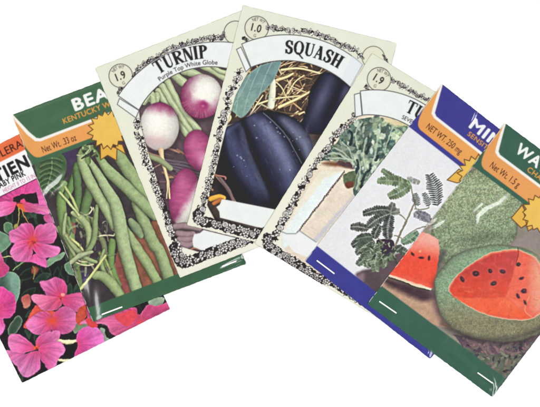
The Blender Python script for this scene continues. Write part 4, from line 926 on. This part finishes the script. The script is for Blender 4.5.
def build_packet(sh, rl, mat, name, label, group, staples=(), part_labels={}):
    cxy = np.array(sh.P(sh.W/2, sh.H/2)); wx, wy = world_xy(*cxy); rot = -math.atan2(sh.ex[1], sh.ex[0])
    root = bpy.data.objects.new(name, None); COL.objects.link(root); root.location = (wx, wy, 0); root.rotation_euler = (0, 0, rot); root.empty_display_size = .02
    root['label'] = label; root['category'] = 'seed packet'; root['group'] = group
    ca, sa = math.cos(-rot), math.sin(-rot)
    def loc(X, Y, zmm):
        x, y = world_xy(X, Y); x = x-wx; y = y-wy
        return np.stack([x*ca-y*sa, x*sa+y*ca, zmm*.001], -1)
    # slightly uneven cut edges
    ed = np.minimum(np.minimum(sh.U, sh.W-sh.U), np.minimum(sh.V, sh.H-sh.V)); wob = np.exp(-ed/3)*(.30 if rl.film else .22)
    X = sh.X0+wob*(fbm(sh.X0, sh.Y0, 2.6, sh.seed+71, 2)-.5)*2; Y = sh.Y0+wob*(fbm(sh.X0, sh.Y0, 2.6, sh.seed+72, 2)-.5)*2
    # rounded corner tips
    cu = np.minimum(sh.U, sh.W-sh.U); cv = np.minimum(sh.V, sh.H-sh.V); rc = 1.6
    du = np.clip(rc-cu, 0, rc); dv = np.clip(rc-cv, 0, rc); k = np.maximum(np.hypot(du, dv)-rc, 0)
    su = np.where(sh.U < sh.W/2, 1, -1); sv = np.where(sh.V < sh.H/2, 1, -1); nn = np.hypot(du, dv)+1e-6
    ou, ov = su*k*du/nn, sv*k*dv/nn
    X = X+ou*sh.ex[0]+ov*sh.ey[0]; Y = Y+ou*sh.ex[1]+ov*sh.ey[1]
    zt = rl.top(sh.U, sh.V, sh.X0, sh.Y0)
    V = loc(X, Y, zt)
    lin = np.clip(sh.rgb/255, 0, 1); lin = np.where(lin <= .04045, lin/12.92, ((lin+.055)/1.055)**2.4)/EXPO-VEIL[mat.name]; lin = np.clip(lin, .004, .9).reshape(-1, 3)
    Vf = V.reshape(-1, 3); nv, nu = sh.nv, sh.nu
    tidy(sh)
    idx = np.arange(nv*nu).reshape(nv, nu)
    quads = np.stack([idx[1:, :-1], idx[1:, 1:], idx[:-1, 1:], idx[:-1, :-1]], -1).reshape(-1, 4); qid = sh.id[:-1, :-1].ravel()
    made = {}
    for pid, (pn, par) in sh.parts.items():
        qq = quads[qid == pid]
        if len(qq) < 12: continue
        u, inv = np.unique(qq, return_inverse=True)
        o = mesh_obj(pn, Vf[u], inv.reshape(-1, 4), mat, root, ink=lin[u]); made[pn] = o
        if pn in part_labels: o['label'] = part_labels[pn]
    for pid, (pn, par) in sh.parts.items():
        if par and pn in made and par in made: made[pn].parent = made[par]
    # the envelope under the print: closed front, back and edges
    g = 3; iu = np.unique(np.append(np.arange(0, nu, g), nu-1)); iv = np.unique(np.append(np.arange(0, nv, g), nv-1))
    F = V[np.ix_(iv, iu)].copy(); mu, mv = len(iu), len(iv)
    drop = np.full((mv, mu), .00016); drop[0, :] = drop[-1, :] = drop[:, 0] = drop[:, -1] = .00001; F[..., 2] -= drop
    B = V[np.ix_(iv, iu)].copy(); B[..., 2] = sample(rl.base, sh.U[np.ix_(iv, iu)]/sh.W*(rl.nu-1), sh.V[np.ix_(iv, iu)]/sh.H*(rl.nv-1))*.001-.00002
    a = np.arange(mu*mv).reshape(mv, mu); off = mu*mv
    f1 = np.stack([a[1:, :-1], a[1:, 1:], a[:-1, 1:], a[:-1, :-1]], -1).reshape(-1, 4); f2 = f1[:, ::-1]+off
    ring = np.concatenate([a[0, :], a[1:, -1], a[-1, -2::-1], a[-2:0:-1, 0]]); nx = np.roll(ring, -1)
    f3 = np.stack([ring, nx, nx+off, ring+off], -1)
    mesh_obj('envelope', np.concatenate([F.reshape(-1, 3), B.reshape(-1, 3)]), np.concatenate([f1, f2, f3]), MAT_PAPER, root, smooth=False)
    # staples: a bent wire lying on the band, both ends turned down into the packet
    for p0, p1 in staples:
        n = 17; pts = [np.array(p0)*(1-t)+np.array(p1)*t for t in np.linspace(0, 1, n)]; P3 = []
        for i, p in enumerate(pts):
            uu = sh.uv(p); z = float(rl.top(np.array([uu[0]]), np.array([uu[1]]), np.array([p[0]]), np.array([p[1]]))[0])+.16
            if i in (0, n-1): z -= .30
            P3.append(loc(np.array(p[0]), np.array(p[1]), np.array(z)))
        P3 = np.array(P3); d = P3[-1]-P3[0]; d /= np.linalg.norm(d); side = np.array((-d[1], d[0], 0)); R = .00030; m = 8; vs = []
        for i, p in enumerate(P3):
            for j in range(m): t = 2*math.pi*j/m; vs.append(p+side*math.cos(t)*R*1.25+np.array((0, 0, 1))*math.sin(t)*R*.6)
        fs = [(i*m+j, i*m+(j+1) % m, (i+1)*m+(j+1) % m, (i+1)*m+j) for i in range(n-1) for j in range(m)]
        for b0 in (0, (n-1)*m): fs += [(b0, b0+1, b0+2, b0+3), (b0, b0+3, b0+4, b0+7), (b0+4, b0+5, b0+6, b0+7)]
        mesh_obj('staple', vs, fs, MAT_STAPLE, root)
    return root

def unit(dx, dy):
    n = math.hypot(dx, dy); return (dx/n, dy/n)
G_FILM = 'glossy film seed packets'; G_CARD = 'old-fashioned cream paper seed packets'

specs = [
 dict(name='seed_packet', TL=(-78, 182.6), ex=unit(148, -74), ey=unit(74, 148), W=165.5, H=224, seed=101, art=art_impatiens, mat=MAT_SATIN, film=True, bulge=.35, group=G_FILM,
      label='leftmost seed packet, printed with bright pink impatiens flowers, lowest in the fan', creases=[], curls=[], staples=[]),
 dict(name='seed_packet', TL=(12, 115), ex=(.935, -.355), ey=(.364, .931), W=164, H=222.3, seed=202, art=art_beans, mat=MAT_FILM, film=True, bulge=.55, group=G_FILM,
      label='green seed packet printed with bean pods, lettered BEANS, lying on the pink flower packet',
      creases=[([(45, 199), (51, 190), (59, 184), (67, 173)], 4.2, .98), ([(90, 278), (92, 300), (96, 328)], 6.5, 1.55), ([(245, 246), (245, 256), (246, 268)], 2.4, .8), ([(220, 270), (232, 264), (246, 257)], 2.4, .9)], curls=[],
      staples=[((101.7, 314.6), (122.5, 306.8)), ((222, 266.6), (236.5, 261))]),
 dict(name='seed_packet', TL=(95, 68), ex=(.931, -.366), ey=(.375, .927), W=158.5, H=226.5, seed=303, art=art_turnip, mat=MAT_CARD, film=False, bulge=.5, group=G_CARD,
      label='cream seed packet with purple and white turnip roots, lettered TURNIP Purple Top White Globe', creases=[], curls=[], staples=[]),
 dict(name='seed_packet', TL=(243, 5), ex=unit(154, 38), ey=unit(-56, 220), W=158.6, H=227, seed=404, art=art_squash, mat=MAT_CARD, film=False, bulge=.5, group=G_CARD,
      label='cream seed packet with a dark navy ribbed squash, lettered SQUASH, middle of the fan', creases=[], curls=[], staples=[]),
 dict(name='seed_packet', TL=(372, 53), ex=unit(85.4, 52.0), ey=unit(-117.5, 190), W=159, H=223.6, seed=505, art=art_greens, mat=MAT_CARD, film=False, bulge=.5, group=G_CARD,
      label='cream seed packet with leafy greens on pale cloth, between the squash and blue packets', creases=[], curls=[], staples=[]),
 dict(name='seed_packet', TL=(442, 84), ex=(.787, .617), ey=(-.612, .791), W=159, H=223.8, seed=606, art=art_mimosa, mat=MAT_FILM, film=True, bulge=.5, group=G_FILM,
      label='blue and white seed packet with a dark feathery leaved mimosa plant', creases=[([(477, 110), (474, 118), (471, 124)], 1.3, .35), ([(430, 346), (430, 352), (428, 358)], 1.6, .4)], curls=[],
      staples=[((316.7, 260.4), (334.5, 273.8))]),
 dict(name='seed_packet', TL=(505, 123), ex=(.802, .598), ey=(-.606, .795), W=156, H=227.6, seed=707, art=art_melon, mat=MAT_FILM, film=True, bulge=.6, group=G_FILM,
      label='rightmost dark green seed packet with cut red watermelon, on top of the fan',
      creases=[([(474, 228), (475, 214), (484, 206), (497, 200), (509, 190)], 4.2, .98), ([(422, 229), (434, 224), (446, 217)], 3.6, .86), ([(491, 376), (493, 388), (491, 402)], 2.6, .8), ([(480, 372), (486, 378), (493, 383)], 2.0, .6), ([(432, 344), (452, 352), (476, 372)], 4.5, .55), ([(462, 318), (470, 340), (486, 356)], 7, .35)], curls=[],
      staples=[((379.2, 301.3), (396.5, 313.2)), ((477.5, 372.6), (492.5, 383.2))]),
]
for sp in specs:
    sh = Sheet(sp['TL'], sp['ex'], sp['ey'], sp['W'], sp['H'], sp['seed']); sp['art'](sh)
    rl = Relief(sh, sp['film'], sp['creases'], sp['bulge'], sp['curls'])
    build_packet(sh, rl, sp['mat'], sp['name'], sp['label'], sp['group'], sp['staples'])

# ------------------------------------------------------------------ table, light, camera
me = bpy.data.meshes.new('table_top'); w = 1.6
import bmesh
bm = bmesh.new(); bmesh.ops.create_cube(bm, size=1); bmesh.ops.scale(bm, vec=(2*w, 2*w, .03), verts=bm.verts); bmesh.ops.translate(bm, vec=(0, 0, -.015), verts=bm.verts)
bmesh.ops.bevel(bm, geom=bm.edges[:], offset=.004, segments=3, affect='EDGES'); bm.to_mesh(me); bm.free()
me.materials.append(MAT_TABLE); tb = bpy.data.objects.new('table_top', me); COL.objects.link(tb); tb['kind'] = 'structure'; tb['label'] = 'plain bright white table surface'

wd = bpy.data.worlds.new('World'); scene.world = wd; wd.use_nodes = True
bg = wd.node_tree.nodes['Background']; bg.inputs['Color'].default_value = (1, 1, 1, 1); bg.inputs['Strength'].default_value = .24
def lamp(name, pos, size, power, col=(1, 1, 1)):
    l = bpy.data.lights.new(name, 'AREA'); l.shape = 'RECTANGLE'; l.size, l.size_y = size; l.energy = power; l.color = col
    o = bpy.data.objects.new(name, l); COL.objects.link(o); o.location = pos
    o.rotation_euler = (Vector((0, 0, 0))-Vector(pos)).to_track_quat('-Z', 'Y').to_euler()
lamp('copy_lamp', (-.66, .46, .86), (1.0, .5), 12.9, (1, .995, .98)); lamp('copy_lamp', (.72, -.36, .88), (1.0, .5), 12.7, (.985, .99, 1))

cam = bpy.data.cameras.new('camera'); cam.sensor_width = 36; H = 2.4; cam.lens = 36*H/(540*S); cam.clip_start = .05; cam.clip_end = 50
co = bpy.data.objects.new('camera', cam); COL.objects.link(co); co.location = (0, 0, H); scene.camera = co
scene.view_settings.view_transform = 'Standard'; scene.view_settings.look = 'None'; scene.view_settings.exposure = 0; scene.view_settings.gamma = 1
scene.cycles.max_bounces = 6
